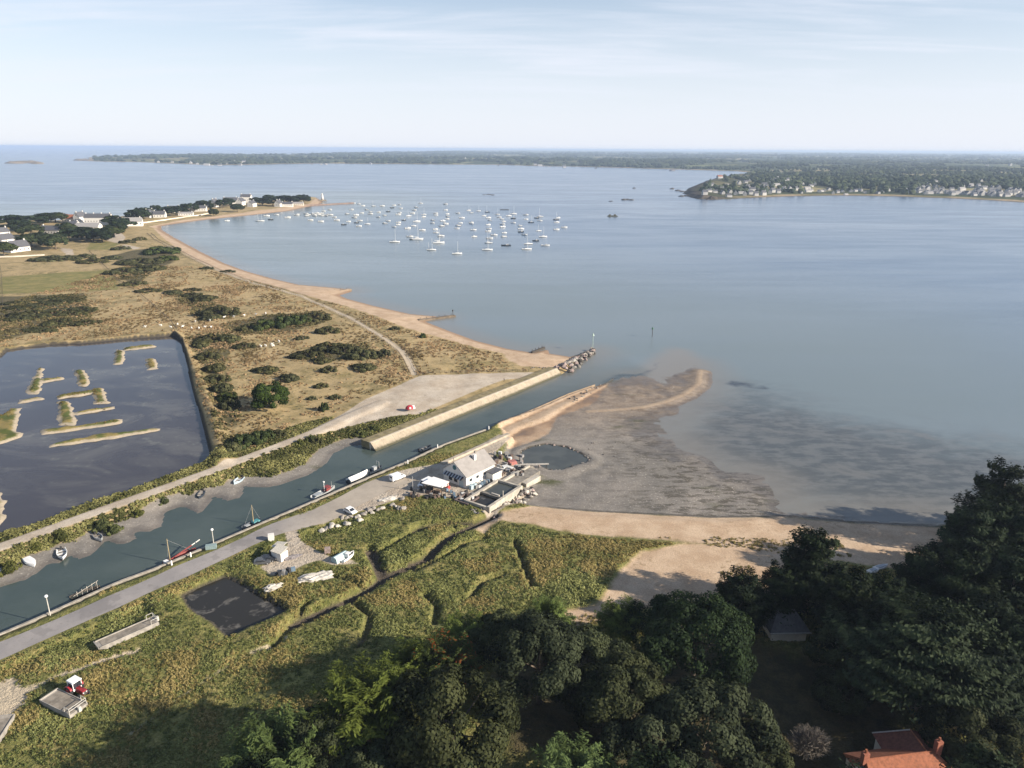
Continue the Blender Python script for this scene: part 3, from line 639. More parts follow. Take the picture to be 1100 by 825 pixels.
def crown_layer(H, Rm, nb, nleaf, ls, seed, wind=(0, 0), z0=0.12, up=0.35, spread=0.3):
    """conifer crown of flat sprays carried on outward limbs; base of the tree at the origin"""
    r = np.random.default_rng(seed); zk = np.sort(r.uniform(z0, 0.97, nb)); az = np.arange(nb) * 2.4 + r.uniform(-.5, .5, nb)
    L = Rm * (0.28 + 0.95 * np.sqrt(np.clip(1 - zk, 0, 1))) * r.uniform(0.65, 1.15, nb); bt = r.uniform(0.1, 0.75, nb)
    per = np.maximum((nleaf * L ** 1.3 / (L ** 1.3).sum()).astype(int), 8); w = np.repeat(np.arange(nb), per); n = len(w)
    t = r.beta(2.2, 1.2, n); dx = np.cos(az[w]); dy = np.sin(az[w]); dist = t * L[w]
    lat = r.normal(0, spread * 0.6, n) * L[w] * (0.25 + 0.75 * np.sin(PI * np.clip(t, .05, .95)))
    z = zk[w] * H + up * dist * (0.4 + 0.6 * t) + r.normal(0, 0.035, n) * H * 0.6 - np.abs(lat) * 0.18
    tuft = r.integers(0, 5, n); lat = lat + (tuft - 2) * 0.09 * L[w] * t
    C = np.stack([dx * dist - dy * lat + wind[0] * z, dy * dist + dx * lat + wind[1] * z, z], 1)
    N = unit(np.stack([0.5 * dx, 0.5 * dy, 0.9 + 0 * dx], 1) + 0.6 * rdir(n, r)); T = unit(np.stack([dx, dy, 0.5 + 0 * dx], 1) + 0.5 * rdir(n, r))
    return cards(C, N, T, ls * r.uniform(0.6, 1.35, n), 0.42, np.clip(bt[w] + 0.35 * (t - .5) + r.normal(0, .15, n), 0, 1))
def crown_feather(Rm, H, nb, nleaf, ls, seed):
    """open crown of arching feathery shoots from a common fork; base of the crown at the origin"""
    r = np.random.default_rng(seed); d = rdir(nb * 2, r); d[:, 2] = np.abs(d[:, 2]) * 0.9 + 0.08; d = unit(d[:nb]); L = r.uniform(0.65, 1.1, nb); bt = r.uniform(0.2, 0.8, nb)
    w = r.integers(0, nb, nleaf); t = r.beta(1.8, 1.0, nleaf); n = nleaf
    px_ = d[w] * (t * L[w])[:, None] * np.array([Rm, Rm, H]); px_[:, 2] -= 0.22 * H * (t ** 2.5) * (1 - d[w][:, 2])
    side = unit(np.cross(d[w], [0, 0, 1.0])); sd = r.normal(0, 0.11, n) * Rm * (0.3 + 0.7 * (1 - np.abs(t - .6))) 
    C = px_ + side * sd[:, None]; C[:, 2] -= np.abs(sd) * 0.5; C += r.normal(0, 0.025 * Rm, (n, 3))
    T = unit(d[w] + side * (np.sign(sd) * 0.8)[:, None] + 0.3 * rdir(n, r)); N = unit(np.array([0, 0, 1.0]) + 0.5 * d[w] + 0.55 * rdir(n, r))
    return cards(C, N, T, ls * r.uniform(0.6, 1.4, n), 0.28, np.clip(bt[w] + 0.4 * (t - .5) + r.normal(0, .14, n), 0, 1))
def foliage_mesh(name, parts):
    V, F, t = merge(parts); return np_mesh(name, V, F, dict(tint=t))
def ico_template(sub):
    bm = bmesh.new(); bmesh.ops.create_icosphere(bm, subdivisions=sub, radius=1.0); bm.verts.ensure_lookup_table()
    V = np.array([v.co[:] for v in bm.verts]); F = np.array([[v.index for v in f.verts] for f in bm.faces]); bm.free(); return V, F
def blobs(C, S, seed, sub=1, rough=0.25):
    r = np.random.default_rng(seed); V0, F0 = ico_template(sub); n = len(C); m = len(V0)
    k = 1 + rough * r.normal(size=(n, m, 1)); V = C[:, None, :] + V0[None] * k * S[:, None, :]
    F = (F0[None] + (np.arange(n) * m)[:, None, None]).reshape(-1, 3); t = np.clip(np.repeat(r.uniform(0, 1, n), m) + r.normal(0, .12, n * m), 0, 1)
    return V.reshape(-1, 3), F, t
woodm = leaf_mat('far_foliage', (0.018, 0.030, 0.012), (0.056, 0.068, 0.027), 0.0)
r5 = random.Random(9)
HEAD_HOUSES = [(757, 209), (762, 206), (768, 207), (775, 204), (776, 208.5), (770, 203), (790, 196), (794, 198), (800, 197), (803, 203), (808, 205), (796, 208), (800, 209.5), (806, 208.5), (812, 209.5), (815, 206), (818, 203), (822, 206), (826, 207.5), (830, 206.5), (790, 203), (810, 200), (842, 204), (848, 204.5), (824, 200), (784, 207), (868, 206), (780, 200), (765, 200), (783, 211), (790, 209), (803, 206), (836, 207), (820, 209)] + [(800 + (k * 37) % 78, 191 + (k * 53) % 13) for k in range(26)]
LOW_HOUSES = [(925, 204.5), (905, 205.5), (870, 205), (882, 205.5)] + [(842 + (k * 29) % 150, 203.5 + (k * 17) % 4 + .3 * (k % 3)) for k in range(24)]
SHORE_HOUSES = []
for i in range(110):
    px = r5.uniform(985, 1099); py = 207.5 - abs(r5.gauss(0, 1)) * 4.2 + (px - 985) * .035
    if py > 193: SHORE_HOUSES.append((px, py))
LONE_HOUSES = [(951, 191.5), (957, 191.5), (773, 191.5)]
def far_base(px, py):
    z = 8.0
    for _ in range(3):
        p = P(px, py, z); z = float(far_look(FAR_H, np.array([p.x]), np.array([p.y]))[0])
    return Vector((p.x, p.y, z))
HXY = np.array([far_base(*q)[:2] for q in HEAD_HOUSES + LOW_HOUSES + SHORE_HOUSES + LONE_HOUSES])
# woods and hedgerows of the headland and the mainland: masses nobody could count
r_ = np.random.default_rng(5)
wx = r_.uniform(330, 2600, 30000); wy = r_.uniform(1480, 4200, 30000)
dd = far_look(FAR_D, wx, wy); dn = fbm(wx, wy, 160, 3, 51) + 0.55 * fbm(wx, wy, 420, 2, 57); vis = (wx < wy * 0.78)
rockp = sdf(wx, wy, _rock_poly, 300)
ok = (dd > np.where(rockp > -20, 30, 48)) & vis & ((dn > 0.03) | (r_.uniform(size=30000) < 0.06)) & ((rockp < -5) | (r_.uniform(size=30000) < 0.6))
hm = np.ones(len(wx), bool)
for hx, hy in HXY: hm &= ~((np.abs(wx - hx) < 10) & (wy > hy - 55) & (wy < hy + 14))
ok &= hm
wx, wy, dd = wx[ok][:5200], wy[ok][:5200], dd[ok][:5200]
sz = r_.uniform(4.5, 9.5, len(wx)); C = np.stack([wx, wy, far_look(FAR_H, wx, wy) + sz * 0.55], 1)
V, F, t = blobs(C, np.stack([sz * 0.95, sz * 0.95, sz * 0.9], 1), 3, 1, 0.2)
tag(link('woodland', np_mesh('woodland', V, F, dict(tint=t)), woodm), 'dark woods covering the headland behind the white village', 'woodland', None, 'stuff')
N_ = 90000
wy = 4300 + 12500 * r_.uniform(size=N_) ** 1.7; wx = r_.uniform(-0.56, 0.74, N_) * wy
dd = far_look(FAR_D, wx, wy); dn = fbm(wx, wy * 0.6, 260, 3, 61) + 0.5 * fbm(wx, wy, 900, 2, 67)
ok = (dd > 45) & ((dn > 0.05) | ((dd < 110) & (r_.uniform(size=N_) < 0.5)))
wx, wy = wx[ok][:9500], wy[ok][:9500]
sz = r_.uniform(7, 14, len(wx)) * (0.8 + wy / 14000); C = np.stack([wx, wy, far_look(FAR_H, wx, wy) + sz * 0.35], 1)
V, F, t = blobs(C, np.stack([sz * 1.5, sz * 1.1, sz * 0.75], 1), 4, 1, 0.2)
tag(link('mainland_woodland', np_mesh('mainland_woodland', V, F, dict(tint=t)), woodm), 'long belt of woods and hedgerows along the far shore', 'woodland', None, 'stuff')

# ------------------------------------------------------------------ rocks
def rock_mesh(seed, sub=2):
    r = np.random.default_rng(seed); V, F = ico_template(sub); V = V * (1 + 0.28 * (np.sin(V @ r.normal(0, 2.2, (3, 3)) + r.uniform(0, 6, 3)).mean(1, keepdims=True)) + 0.06 * r.normal(size=(len(V), 1)))
    for _ in range(5):
        n = unit(r.normal(size=3)); k = V @ n; lim = r.uniform(0.55, 0.8); V = V - np.outer(np.maximum(k - lim, 0), n)
    return np_mesh('rock', V * [1, .85, .7], F)
stone_m = pmat('grey_stone', (0.30, 0.27, 0.235), 0.9, 0.28, 1.6, 0.4)
pale_m = pmat('pale_stone', (0.50, 0.455, 0.39), 0.9, 0.22, 1.6, 0.4)
pink_m = pmat('pinkish_stone', (0.36, 0.275, 0.245), 0.9, 0.28, 1.6, 0.4)
darkr_m = pmat('dark_wet_rock', (0.085, 0.075, 0.065), 0.6, 0.25, 1.6, 0.4)
ROCKS = []
for k, mm in enumerate((stone_m, pale_m, pink_m, darkr_m, stone_m, pale_m)):
    me = rock_mesh(100 + k); me.materials.append(mm); ROCKS.append(me)
def rock(p, s, kinds, label, group, rr=random):
    o = bpy.data.objects.new('boulder', ROCKS[rr.choice(kinds)]); col.objects.link(o)
    o.location = p; o.rotation_euler = (rr.uniform(-.3, .3), rr.uniform(-.3, .3), rr.uniform(0, 6.28)); o.scale = (s * rr.uniform(.8, 1.25), s * rr.uniform(.8, 1.2), s * rr.uniform(.8, 1.1))
    return tag(o, label, 'rock', group)

# ------------------------------------------------------------------ road, quay, canal walls
asm = bpy.data.materials.new('asphalt'); asm.use_nodes = True; asm.node_tree.nodes.clear(); b = NB(asm.node_tree)
co = b.n('ShaderNodeNewGeometry', out='Position')
a1 = b.noise(co, 0.09, 5.0, 0.65); a2 = b.noise(co, 1.3, 4.0, 0.7); grad = b.step(b.n('ShaderNodeSeparateXYZ', {0: co}, out=0), -72, -45)
ac = b.mix(b.step(a1, 0.3, 0.7), (0.22, 0.205, 0.20), (0.30, 0.275, 0.26))
ac = b.mix(b.math('MULTIPLY', b.step(b.noise(b.scale(co, .3, .3, 1), 0.6, 3.0), 0.55, 0.6), 0.35), ac, (0.14, 0.13, 0.125))
ac = b.mix(grad, ac, b.mix(b.step(a1, 0.3, 0.7), (0.29, 0.25, 0.205), (0.40, 0.345, 0.28)))
ac = b.mix(b.math('MULTIPLY', b.step(a2, 0.56, 0.7), 0.4), ac, (0.12, 0.11, 0.10))
b.n('ShaderNodeOutputMaterial', {'Surface': b.n('ShaderNodeBsdfPrincipled', {'Base Color': ac, 'Roughness': 0.9, 'Specular IOR Level': 0.2, 'Normal': b.n('ShaderNodeBump', {'Height': a2, 'Strength': 0.3, 'Distance': 0.05})})})
rl = resample(road_c, 3.0); rwid = 2.95 + 0.9 * fbm(np.arange(len(rl)) * 3.0, np.zeros(len(rl)), 9.0, 3, 4) + np.clip((rl[:, 0] + 66) / 12, 0, 1) * 1.6
bm = bmesh.new(); rows = []
for i, p in enumerate(rl):
    a = rl[max(i - 1, 0)]; c = rl[min(i + 1, len(rl) - 1)]; d = (c - a) / np.linalg.norm(c - a); n = np.array([-d[1], d[0]])
    rows.append([bm.verts.new((*(p + n * rwid[i] * k), 2.30 + 0.05 * (1 - k * k))) for k in (1, .5, 0, -.5, -1)])
for q0, q1 in zip(rows, rows[1:]):
    for k in range(4): bm.faces.new((q0[k], q0[k + 1], q1[k + 1], q1[k]))
me = bpy.data.meshes.new('road'); bm.to_mesh(me); bm.free()
for p in me.polygons:
    if p.normal.z < 0: p.flip()
structure(link('road', me, asm))
conc = pmat('old_concrete', (0.47, 0.425, 0.355), 0.9, 0.22, 0.5, 0.25)
dconc = pmat('dark_concrete', (0.25, 0.225, 0.19), 0.9, 0.25, 0.7, 0.3)
def tidal(name, c, stain=(0.075, 0.070, 0.045), z0=0.35, z1=1.1):
    m = bpy.data.materials.new(name); m.use_nodes = True; m.node_tree.nodes.clear(); b = NB(m.node_tree); co = b.n('ShaderNodeNewGeometry', out='Position')
    n1 = b.noise(co, 0.35, 5.0, 0.65); n2 = b.noise(b.scale(co, 1, 1, .25), 1.6, 4.0, 0.65)
    cc = b.mix(b.step(n1, 0.3, 0.7), tuple(x * .72 for x in c), c); cc = b.mix(b.math('MULTIPLY', b.step(n2, 0.52, 0.68), 0.55), cc, tuple(x * .5 for x in c))
    jx = b.math('FRACT', b.math('MULTIPLY', b.n('ShaderNodeVectorMath', {0: co, 1: (0.64, 0.77, 0.0)}, out=1, operation='DOT_PRODUCT'), 0.19))
    cc = b.mix(b.math('MULTIPLY', b.step(jx, 0.035, 0.015), 0.6), cc, tuple(x * .4 for x in c))
    zz = b.math('ADD', b.n('ShaderNodeSeparateXYZ', {0: co}, out=2), b.math('MULTIPLY', b.math('SUBTRACT', n2, 0.5), 1.3))
    cc = b.mix(b.step(zz, z1, z0), cc, stain)
    b.n('ShaderNodeOutputMaterial', {'Surface': b.n('ShaderNodeBsdfPrincipled', {'Base Color': cc, 'Roughness': 0.9, 'Specular IOR Level': 0.2, 'Normal': b.n('ShaderNodeBump', {'Height': n2, 'Strength': 0.5, 'Distance': 0.15})})})
    return m
sconc = tidal('stained_slab_concrete', (0.40, 0.335, 0.25))
qw = thing('quay_wall', (0, 0, 0), 0, 'long stone quay wall with pale coping between the canal and the road', 'quay wall')
ql = resample(plan(canal_s[:12], 2.4), 6)
sweep('wall_face', ql, [(-0.1, -2.0), (0.45, -2.0), (0.45, 2.3), (-0.1, 2.3)], dconc, qw)
sweep('coping', ql, [(-0.05, 2.3), (0.55, 2.3), (0.55, 2.5), (-0.05, 2.5)], pmat('pale_coping', (0.36, 0.325, 0.27), 0.9, 0.25, 0.8, 0.3), qw)
tw = resample(plan(canal_s[12:-3], 1.0), 5)
tw_o = sweep('training_wall', tw, [(-0.6, -1.5), (0.3, -1.5), (0.3, 1.0), (-0.15, 1.05)], tidal('sandy_wall', (0.31, 0.235, 0.165), (0.10, 0.085, 0.06), 0.05, 0.5))
tag(tw_o, 'low pale wall edging the tan sandbar beside the canal mouth', 'wall')
nl_ = resample(plan([(404, 485), (450, 466), (502, 444.5), (560, 421), (603.6, 402.5)], 0), 4)
cw = thing('canal_wall', (0, 0, 0), 0, 'broad sloping concrete wall along the far side of the canal mouth', 'canal wall')
sweep('slope_slab', nl_, [(0, -1.5), (0.0, 0.05), (2.5, 2.45), (2.5, -1.5)], sconc, cw)
sweep('crest', nl_, [(2.5, -1.0), (2.5, 2.6), (3.3, 2.65), (3.3, -1.0)], pmat('crest_concrete', (0.52, 0.45, 0.35), 0.9, 0.15, 0.4, 0.2), cw)
sweep('back_slope', nl_, [(3.3, -1.0), (3.3, 2.62), (7.5, 2.5), (7.5, -1.0)], pmat('grassy_sand', (0.27, 0.22, 0.115), 0.95, 0.3, 0.4, 0.3), cw)
lw = sweep('low_wall', resample(plan([(475, 497.5), (508, 483), (546, 466)], 2.6), 4), [(-0.9, 2.0), (0.9, 2.0), (0.7, 2.85), (-0.7, 2.85)], pmat('pale_wall_concrete', (0.43, 0.37, 0.29), .9, .25, .5, .3))
tag(lw, 'thick pale concrete wall between the grass strip and the oyster house', 'wall')
rr = random.Random(3)
a = P(602, 399.5, 0); e = P(637.5, 377.3, 0); dv = (e - a); nv = Vector((-dv.y, dv.x, 0)).normalized()
for i in range(112):
    t = rr.random() ** 0.9; wd_ = 4.4 * (1 - t) + 1.0; q = rr.uniform(-1, 1)
    p = a + dv * t + nv * (q * wd_); rock((p.x, p.y, (1 - abs(q) ** 1.4) * (1.9 - 1.1 * t) + 0.2), rr.uniform(0.95, 1.6), (0, 1, 2, 2, 4, 3, 2) if t < .55 else (3, 3, 2, 0), 'rough boulder in the rock breakwater at the canal mouth', 'breakwater boulders', rr)
for i in range(16):
    p = G(rr.uniform(568, 600), 395.5 + rr.uniform(-.8, .8)); rock(p + Vector((0, 0, .15)), rr.uniform(.3, .6), (0, 2, 3), 'small stone in the row along the car park sand edge', 'stones along the sand edge', rr)
for i in range(24):
    t = rr.random(); p = G(612 + 36 * t + rr.uniform(-5, 5), 431 - 19 * t + rr.uniform(-2, 2.5)); rock(p, rr.uniform(.35, .8), (0, 3, 4, 2), 'rubble stone heaped behind the end of the sandbar wall', 'rubble stones behind the sandbar wall', rr)
wood = pmat('weathered_timber', (0.19, 0.155, 0.12), 0.9, 0.25, 2.0, 0.3)
dwood = pmat('dark_wet_timber', (0.065, 0.055, 0.045), 0.8, 0.25, 2.0, 0.3)
def groyne(p0, p1, w_, hgt, mm, label, posts=0):
    g0, g1 = P(*p0), P(*p1); d = (g1 - g0); L = d.length; root = thing('groyne', g0, math.atan2(d.y, d.x), label, 'groyne')
    MB().box((L / 2, 0, hgt / 2 - .4), (L, w_, hgt + .8), top=0.97).build('bank', mm, root)
    for k in range(posts):
        MB().tube([(L * (k + .5) / posts, w_ / 2 + .15, -.5), (L * (k + .5) / posts, w_ / 2 + .15, hgt + .8)], .14).build('post', dwood, root)
groyne((449, 345), (489, 340), 2.5, 1.0, pmat('weedy_stone', (0.20, 0.155, 0.11), .9, .3, .4, .3), 'brown stone groyne nearest to the canal running into the bay', 6)
groyne((344, 316), (377, 311.5), 3.5, 1.0, pmat('shingle', (0.36, 0.27, 0.19), .9, .3, .4, .3), 'short stone groyne halfway along the curving beach', 5)
groyne((571, 380), (585, 374.5), 1.0, 1.1, dwood, 'dark timber groyne on the beach beside the rock breakwater', 4)
groyne((316, 222), (380, 218.5), 4.5, 2.0, pmat('jetty_stone', (0.24, 0.17, 0.14), .9, .25, .3, .3), 'long low reddish stone jetty at the tip of the village spit', 0)
# islets and reefs
def reef(pts, label, mm, hgt, name='rocky_islet'):
    p0 = P(*pts[0][:2]); o = MB(); rr2 = random.Random(int(p0.x))
    for (x, y, r) in pts:
        p = P(x, y) - p0; bmesh.ops.create_icosphere(o.bm, subdivisions=3, radius=1.0, matrix=Matrix.Translation((p.x, p.y, -hgt * .2)) @ Matrix.Diagonal((r, r * .7, hgt * rr2.uniform(.8, 1.3), 1)))
    for v in o.bm.verts:
        n = fbm(np.array([v.co.x]), np.array([v.co.y + v.co.z * 3]), 14, 3, 5)[0]; v.co.z *= 1 + n * 1.4; v.co.x += n * 5
    return tag(o.build(name, mm, None, False, p0), label, 'islet')
isl_m = pmat('islet_rock', (0.24, 0.19, 0.13), .95, .35, .08, .5)
reef([(16, 175.5, 60), (24, 175, 95), (33, 175, 80), (40, 176, 40)], 'tan rocky islet alone in the sea far left', isl_m, 13)
reef([(520, 209.3, 5), (525, 209, 7), (529, 209.5, 5)], 'flat dark reef of rocks beyond the anchored boats', darkr_m, 1.4, 'reef')
reef([(670, 214.8, 6), (674, 214.6, 5), (678, 215, 6)], 'dark rocks in open water, the wider pair', darkr_m, 2.2, 'reef')
reef([(656, 216.3, 5)], 'single dark rock left of the wider rock pair', darkr_m, 1.8, 'reef')
reef([(681, 202.3, 5)], 'tiny dark rock farthest out in the middle of the bay', darkr_m, 1.8, 'reef')
reef([(728, 205, 9), (733, 206, 8), (722, 203, 6)], 'dark skerries just off the headland point', darkr_m, 3.5, 'reef')
reef([(732, 211, 8), (738, 210.5, 9)], 'low skerries touching the foot of the headland', darkr_m, 2.5, 'reef')
reef([(89, 172.4, 70), (97, 172.6, 60), (84, 172, 30)], 'orange brown rocks off the tip of the far shore', isl_m, 12)
# ------------------------------------------------------------------ trees and shrubs
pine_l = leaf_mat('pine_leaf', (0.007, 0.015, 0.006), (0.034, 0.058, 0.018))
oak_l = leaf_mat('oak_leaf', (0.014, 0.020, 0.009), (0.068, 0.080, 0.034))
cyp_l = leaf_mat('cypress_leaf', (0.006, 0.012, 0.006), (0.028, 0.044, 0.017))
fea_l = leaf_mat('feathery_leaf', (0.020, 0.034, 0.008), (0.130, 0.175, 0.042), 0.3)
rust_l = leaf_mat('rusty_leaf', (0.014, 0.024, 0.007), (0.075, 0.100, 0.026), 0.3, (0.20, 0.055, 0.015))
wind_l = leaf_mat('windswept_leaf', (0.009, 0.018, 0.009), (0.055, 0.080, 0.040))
bush_l = leaf_mat('bush_leaf', (0.010, 0.022, 0.006), (0.050, 0.085, 0.020))
scrub_l = leaf_mat('scrub_leaf', (0.024, 0.029, 0.012), (0.100, 0.098, 0.040), 0.15)
scrubg_l = leaf_mat('green_scrub_leaf', (0.016, 0.028, 0.008), (0.070, 0.090, 0.026), 0.2)
bark = pmat('bark', (0.16, 0.125, 0.095), 0.95, 0.3, 3.0, 0.6)
pbark = pmat('pale_bark', (0.36, 0.32, 0.27), 0.95, 0.25, 3.0, 0.6)
def trunk_mesh(name, H, r0, limbs, seed, mm, spread=0.5, lean=0.0, fork=0.35):
    rr = random.Random(seed); m = MB()
    m.tube([(0, 0, -0.5), (0.1, 0, H * .15), (lean * H * .3, 0.05, H * .45), (lean * H * .8, 0, H * .9)], [r0 * 1.25, r0, r0 * .7, r0 * .15], 8)
    for k in range(limbs):
        a = k * 2.4 + rr.uniform(-.4, .4); z = H * rr.uniform(fork, .75); L = H * spread * rr.uniform(.6, 1)
        d = Vector((math.cos(a), math.sin(a), rr.uniform(.25, .8)))
        m.tube([(lean * z, 0, z), Vector((lean * z, 0, z)) + d * L * .5, Vector((lean * z, 0, z)) + d * L + Vector((0, 0, L * .15))], [r0 * .42, r0 * .28, r0 * .06], 6)
    o = m.build(name, mm, None, True); me = o.data; bpy.data.objects.remove(o); return me
def multi_trunk():
    m = MB(); rr = random.Random(4)
    for k in range(6):
        a = k * 1.05 + rr.uniform(-.2, .2); c_, s_ = math.cos(a), math.sin(a); f = rr.uniform(.7, 1.2)
        m.tube([(c_ * .3, s_ * .3, -.6), (c_ * 1.0 * f, s_ * 1.0 * f, 2.5), (c_ * 2.0 * f, s_ * 2.0 * f, 6), (c_ * 3.6 * f, s_ * 3.6 * f, 10), (c_ * 6 * f, s_ * 6 * f, 12.5)], [.62, .48, .38, .26, .08], 8)
    o = m.build('trunk', pmat('grey_bark', (0.24, 0.20, 0.165), .95, .3, 2.0, .6), None, True); me = o.data; bpy.data.objects.remove(o); return me
ARCH = {}
def arch(key, leaf, parts, H, tr):
    me = foliage_mesh(key + '_crown', parts); me.materials.append(leaf); ARCH[key] = (me, tr)
def off(p, dz): V, F, t = p; return V + np.array([0, 0, dz]), F, t
for k in range(2):
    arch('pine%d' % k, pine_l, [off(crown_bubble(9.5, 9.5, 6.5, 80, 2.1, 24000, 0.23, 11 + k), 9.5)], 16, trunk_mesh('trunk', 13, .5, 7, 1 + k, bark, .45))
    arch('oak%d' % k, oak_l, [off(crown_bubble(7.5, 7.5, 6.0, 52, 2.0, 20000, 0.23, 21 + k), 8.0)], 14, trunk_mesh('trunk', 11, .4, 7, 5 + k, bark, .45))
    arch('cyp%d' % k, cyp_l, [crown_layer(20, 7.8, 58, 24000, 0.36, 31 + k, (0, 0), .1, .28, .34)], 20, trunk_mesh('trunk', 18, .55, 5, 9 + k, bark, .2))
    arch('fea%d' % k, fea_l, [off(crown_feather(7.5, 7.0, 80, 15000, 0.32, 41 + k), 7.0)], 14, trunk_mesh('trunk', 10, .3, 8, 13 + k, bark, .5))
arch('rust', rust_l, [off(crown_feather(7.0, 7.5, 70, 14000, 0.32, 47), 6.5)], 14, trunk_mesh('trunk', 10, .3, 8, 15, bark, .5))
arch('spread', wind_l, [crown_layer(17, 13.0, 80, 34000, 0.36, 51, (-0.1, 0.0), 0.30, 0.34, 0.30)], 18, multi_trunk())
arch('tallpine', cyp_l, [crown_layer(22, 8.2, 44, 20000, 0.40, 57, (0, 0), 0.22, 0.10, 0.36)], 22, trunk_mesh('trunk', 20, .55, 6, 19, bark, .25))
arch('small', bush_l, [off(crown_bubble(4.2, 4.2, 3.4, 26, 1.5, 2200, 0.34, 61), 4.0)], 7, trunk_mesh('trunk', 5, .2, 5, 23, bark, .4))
arch('bush0', bush_l, [off(crown_bubble(5.2, 5.2, 3.6, 34, 1.5, 3800, 0.36, 63, -0.2), 2.6)], 6, trunk_mesh('stem', 4, .25, 6, 25, bark, .6))
for k in range(3):
    arch('scrub%d' % k, (scrub_l, scrubg_l, scrub_l)[k], [off(crown_bubble(4.6, 3.6, 1.9, 26, 1.15, 1500, 0.42, 71 + k, -0.1), 0.4)], 2.5, trunk_mesh('stem', 1.6, .12, 5, 27 + k, bark, .8))
arch('sbank', leaf_mat('bank_bush_leaf', (0.026, 0.034, 0.009), (0.135, 0.145, 0.042), .2), [off(crown_bubble(4.6, 4.0, 2.0, 28, 1.1, 2200, 0.30, 77, -0.1), 0.4)], 2.5, trunk_mesh('stem', 1.6, .12, 5, 28, bark, .8))
for k in range(2):
    arch('town%d' % k, (cyp_l, leaf_mat('village_leaf', (0.010, 0.018, 0.006), (0.050, 0.066, 0.024)))[k], [off(crown_bubble(5, 5, 3.6, 22, 1.9, 700, 0.85, 81 + k), 5.0)], 9, trunk_mesh('trunk', 7, .3, 5, 29 + k, bark, .4))
arch('towncyp', cyp_l, [crown_layer(12, 3.0, 30, 500, 0.9, 91)], 12, trunk_mesh('trunk', 11, .3, 3, 33, bark, .15))
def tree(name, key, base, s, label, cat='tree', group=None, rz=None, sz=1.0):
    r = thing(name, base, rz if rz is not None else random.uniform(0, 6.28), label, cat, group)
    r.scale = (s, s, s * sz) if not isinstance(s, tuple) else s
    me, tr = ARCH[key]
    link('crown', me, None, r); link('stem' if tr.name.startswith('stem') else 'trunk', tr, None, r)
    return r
def tree_px(name, key, px, py, zc, s, label, sz=1.0, rz=None, group=None):
    """zc: height of the crown's middle above the ground, metres"""
    p = P(px, py, zc + 2.5)
    for _ in range(4): p = P(px, py, zc + float(ground(p.x, p.y)))
    return tree(name, key, (p.x, p.y, float(ground(p.x, p.y)) - .1), s, label, 'tree', group, rz, sz)
# the wood at the foot of the view
tree_px('feathery_tree', 'fea0', 292, 800, 12, 1.2, 'bright green feathery tree standing alone at the left end of the wood')
tree_px('feathery_tree', 'fea1', 392, 738, 12, 1.2, 'broad bright green feathery tree just outside the wood edge, below the small pond')
tree_px('feathery_tree', 'rust', 478, 700, 9.5, .95, 'mixed green tree with a rust orange spray beside the marsh')
tree_px('feathery_tree', 'fea1', 500, 672, 9, .85, 'dark green tree touching the marsh edge behind the rust flecked tree')
tree_px('feathery_tree', 'fea1', 588, 655, 8, .78, 'small light green tree where the sandy path enters the wood')
tree_px('feathery_tree', 'fea0', 668, 660, 8.5, .85, 'green tree at the right side of the sandy path, before the big round pine')
tree_px('feathery_tree', 'fea1', 617, 822, 9.5, .95, 'green feathery tree at the bottom edge in front of the dark lawn')
tree_px('holm_oak', 'oak1', 350, 782, 9, .8, 'dark shaded oak between the two bright green feathery trees')
tree_px('holm_oak', 'oak0', 440, 752, 9, .8, 'dark shaded oak right of the broad feathery tree')
tree_px('feathery_tree', 'fea1', 440, 700, 9, .8, 'dark green feathery tree at the marsh edge left of the rust flecked tree')
tree_px('holm_oak', 'oak0', 486, 782, 9, 1.18, 'large rounded grey green oak in the lower middle of the wood', 1.05)
tree_px('holm_oak', 'oak1', 398, 822, 8, .72, 'small grey green oak at the bottom edge beside the large rounded oak')
tree_px('holm_oak', 'oak1', 762, 786, 11, 1.25, 'grey green oak with sunlit clumps below the big round pine')
tree_px('holm_oak', 'oak0', 700, 808, 10, 1.05, 'low dark oak at the bottom edge left of the sunlit oak')
tree_px('holm_oak', 'oak0', 812, 810, 7, .7, 'sunlit grey green oak next to the leafless grey tree')
tree_px('holm_oak', 'oak1', 580, 705, 10, 1.1, 'dark shaded oak in the middle of the wood below the sandy path')
tree_px('holm_oak', 'oak0', 632, 712, 9, 1.0, 'dark shaded oak tucked against the left of the big round pine')
tree_px('holm_oak', 'oak1', 540, 690, 7, .85, 'dark shaded oak behind the large rounded oak at the marsh edge')
tree_px('holm_oak', 'oak1', 668, 738, 11, 1.05, 'dark shaded oak at the upper left corner of the lawn')
tree_px('stone_pine', 'pine0', 748, 692, 10, 1.12, 'big round bubbly dark pine in the centre of the wood')
tree_px('stone_pine', 'pine1', 712, 668, 9, .75, 'smaller round pine behind the left shoulder of the big round pine')
tree_px('cypress_tree', 'cyp0', 796, 640, 9, .72, 'mid green cypress between the big round pine and the sand patch')
tree_px('cypress_tree', 'cyp1', 872, 612, 11, .98, 'tall pointed cypress standing up against the beach')
tree_px('cypress_tree', 'cyp0', 838, 632, 8, .66, 'dark cypress left of the tall pointed cypress, above the slate roof')
tree_px('cypress_tree', 'cyp1', 912, 660, 9, .9, 'dark cypress right of the slate roof hidden in shade')
tree_px('cypress_tree', 'cyp0', 945, 660, 9, .85, 'dark cypress behind the windswept spreading cypress')
tree_px('tall_pine', 'tallpine', 1040, 588, 11, .95, 'tallest dark pine on the right, its layered top over the water')
tree_px('tall_pine', 'tallpine', 1090, 586, 11, .95, 'dark layered pine at the right edge beside the tallest pine')
tree_px('cypress_tree', 'cyp1', 985, 628, 9, .82, 'dark cypress below the tallest pine at the back of the beach')
tree_px('cypress_tree', 'cyp0', 1030, 640, 10, .95, 'broad dark cypress in the right of the wood under the tallest pine')
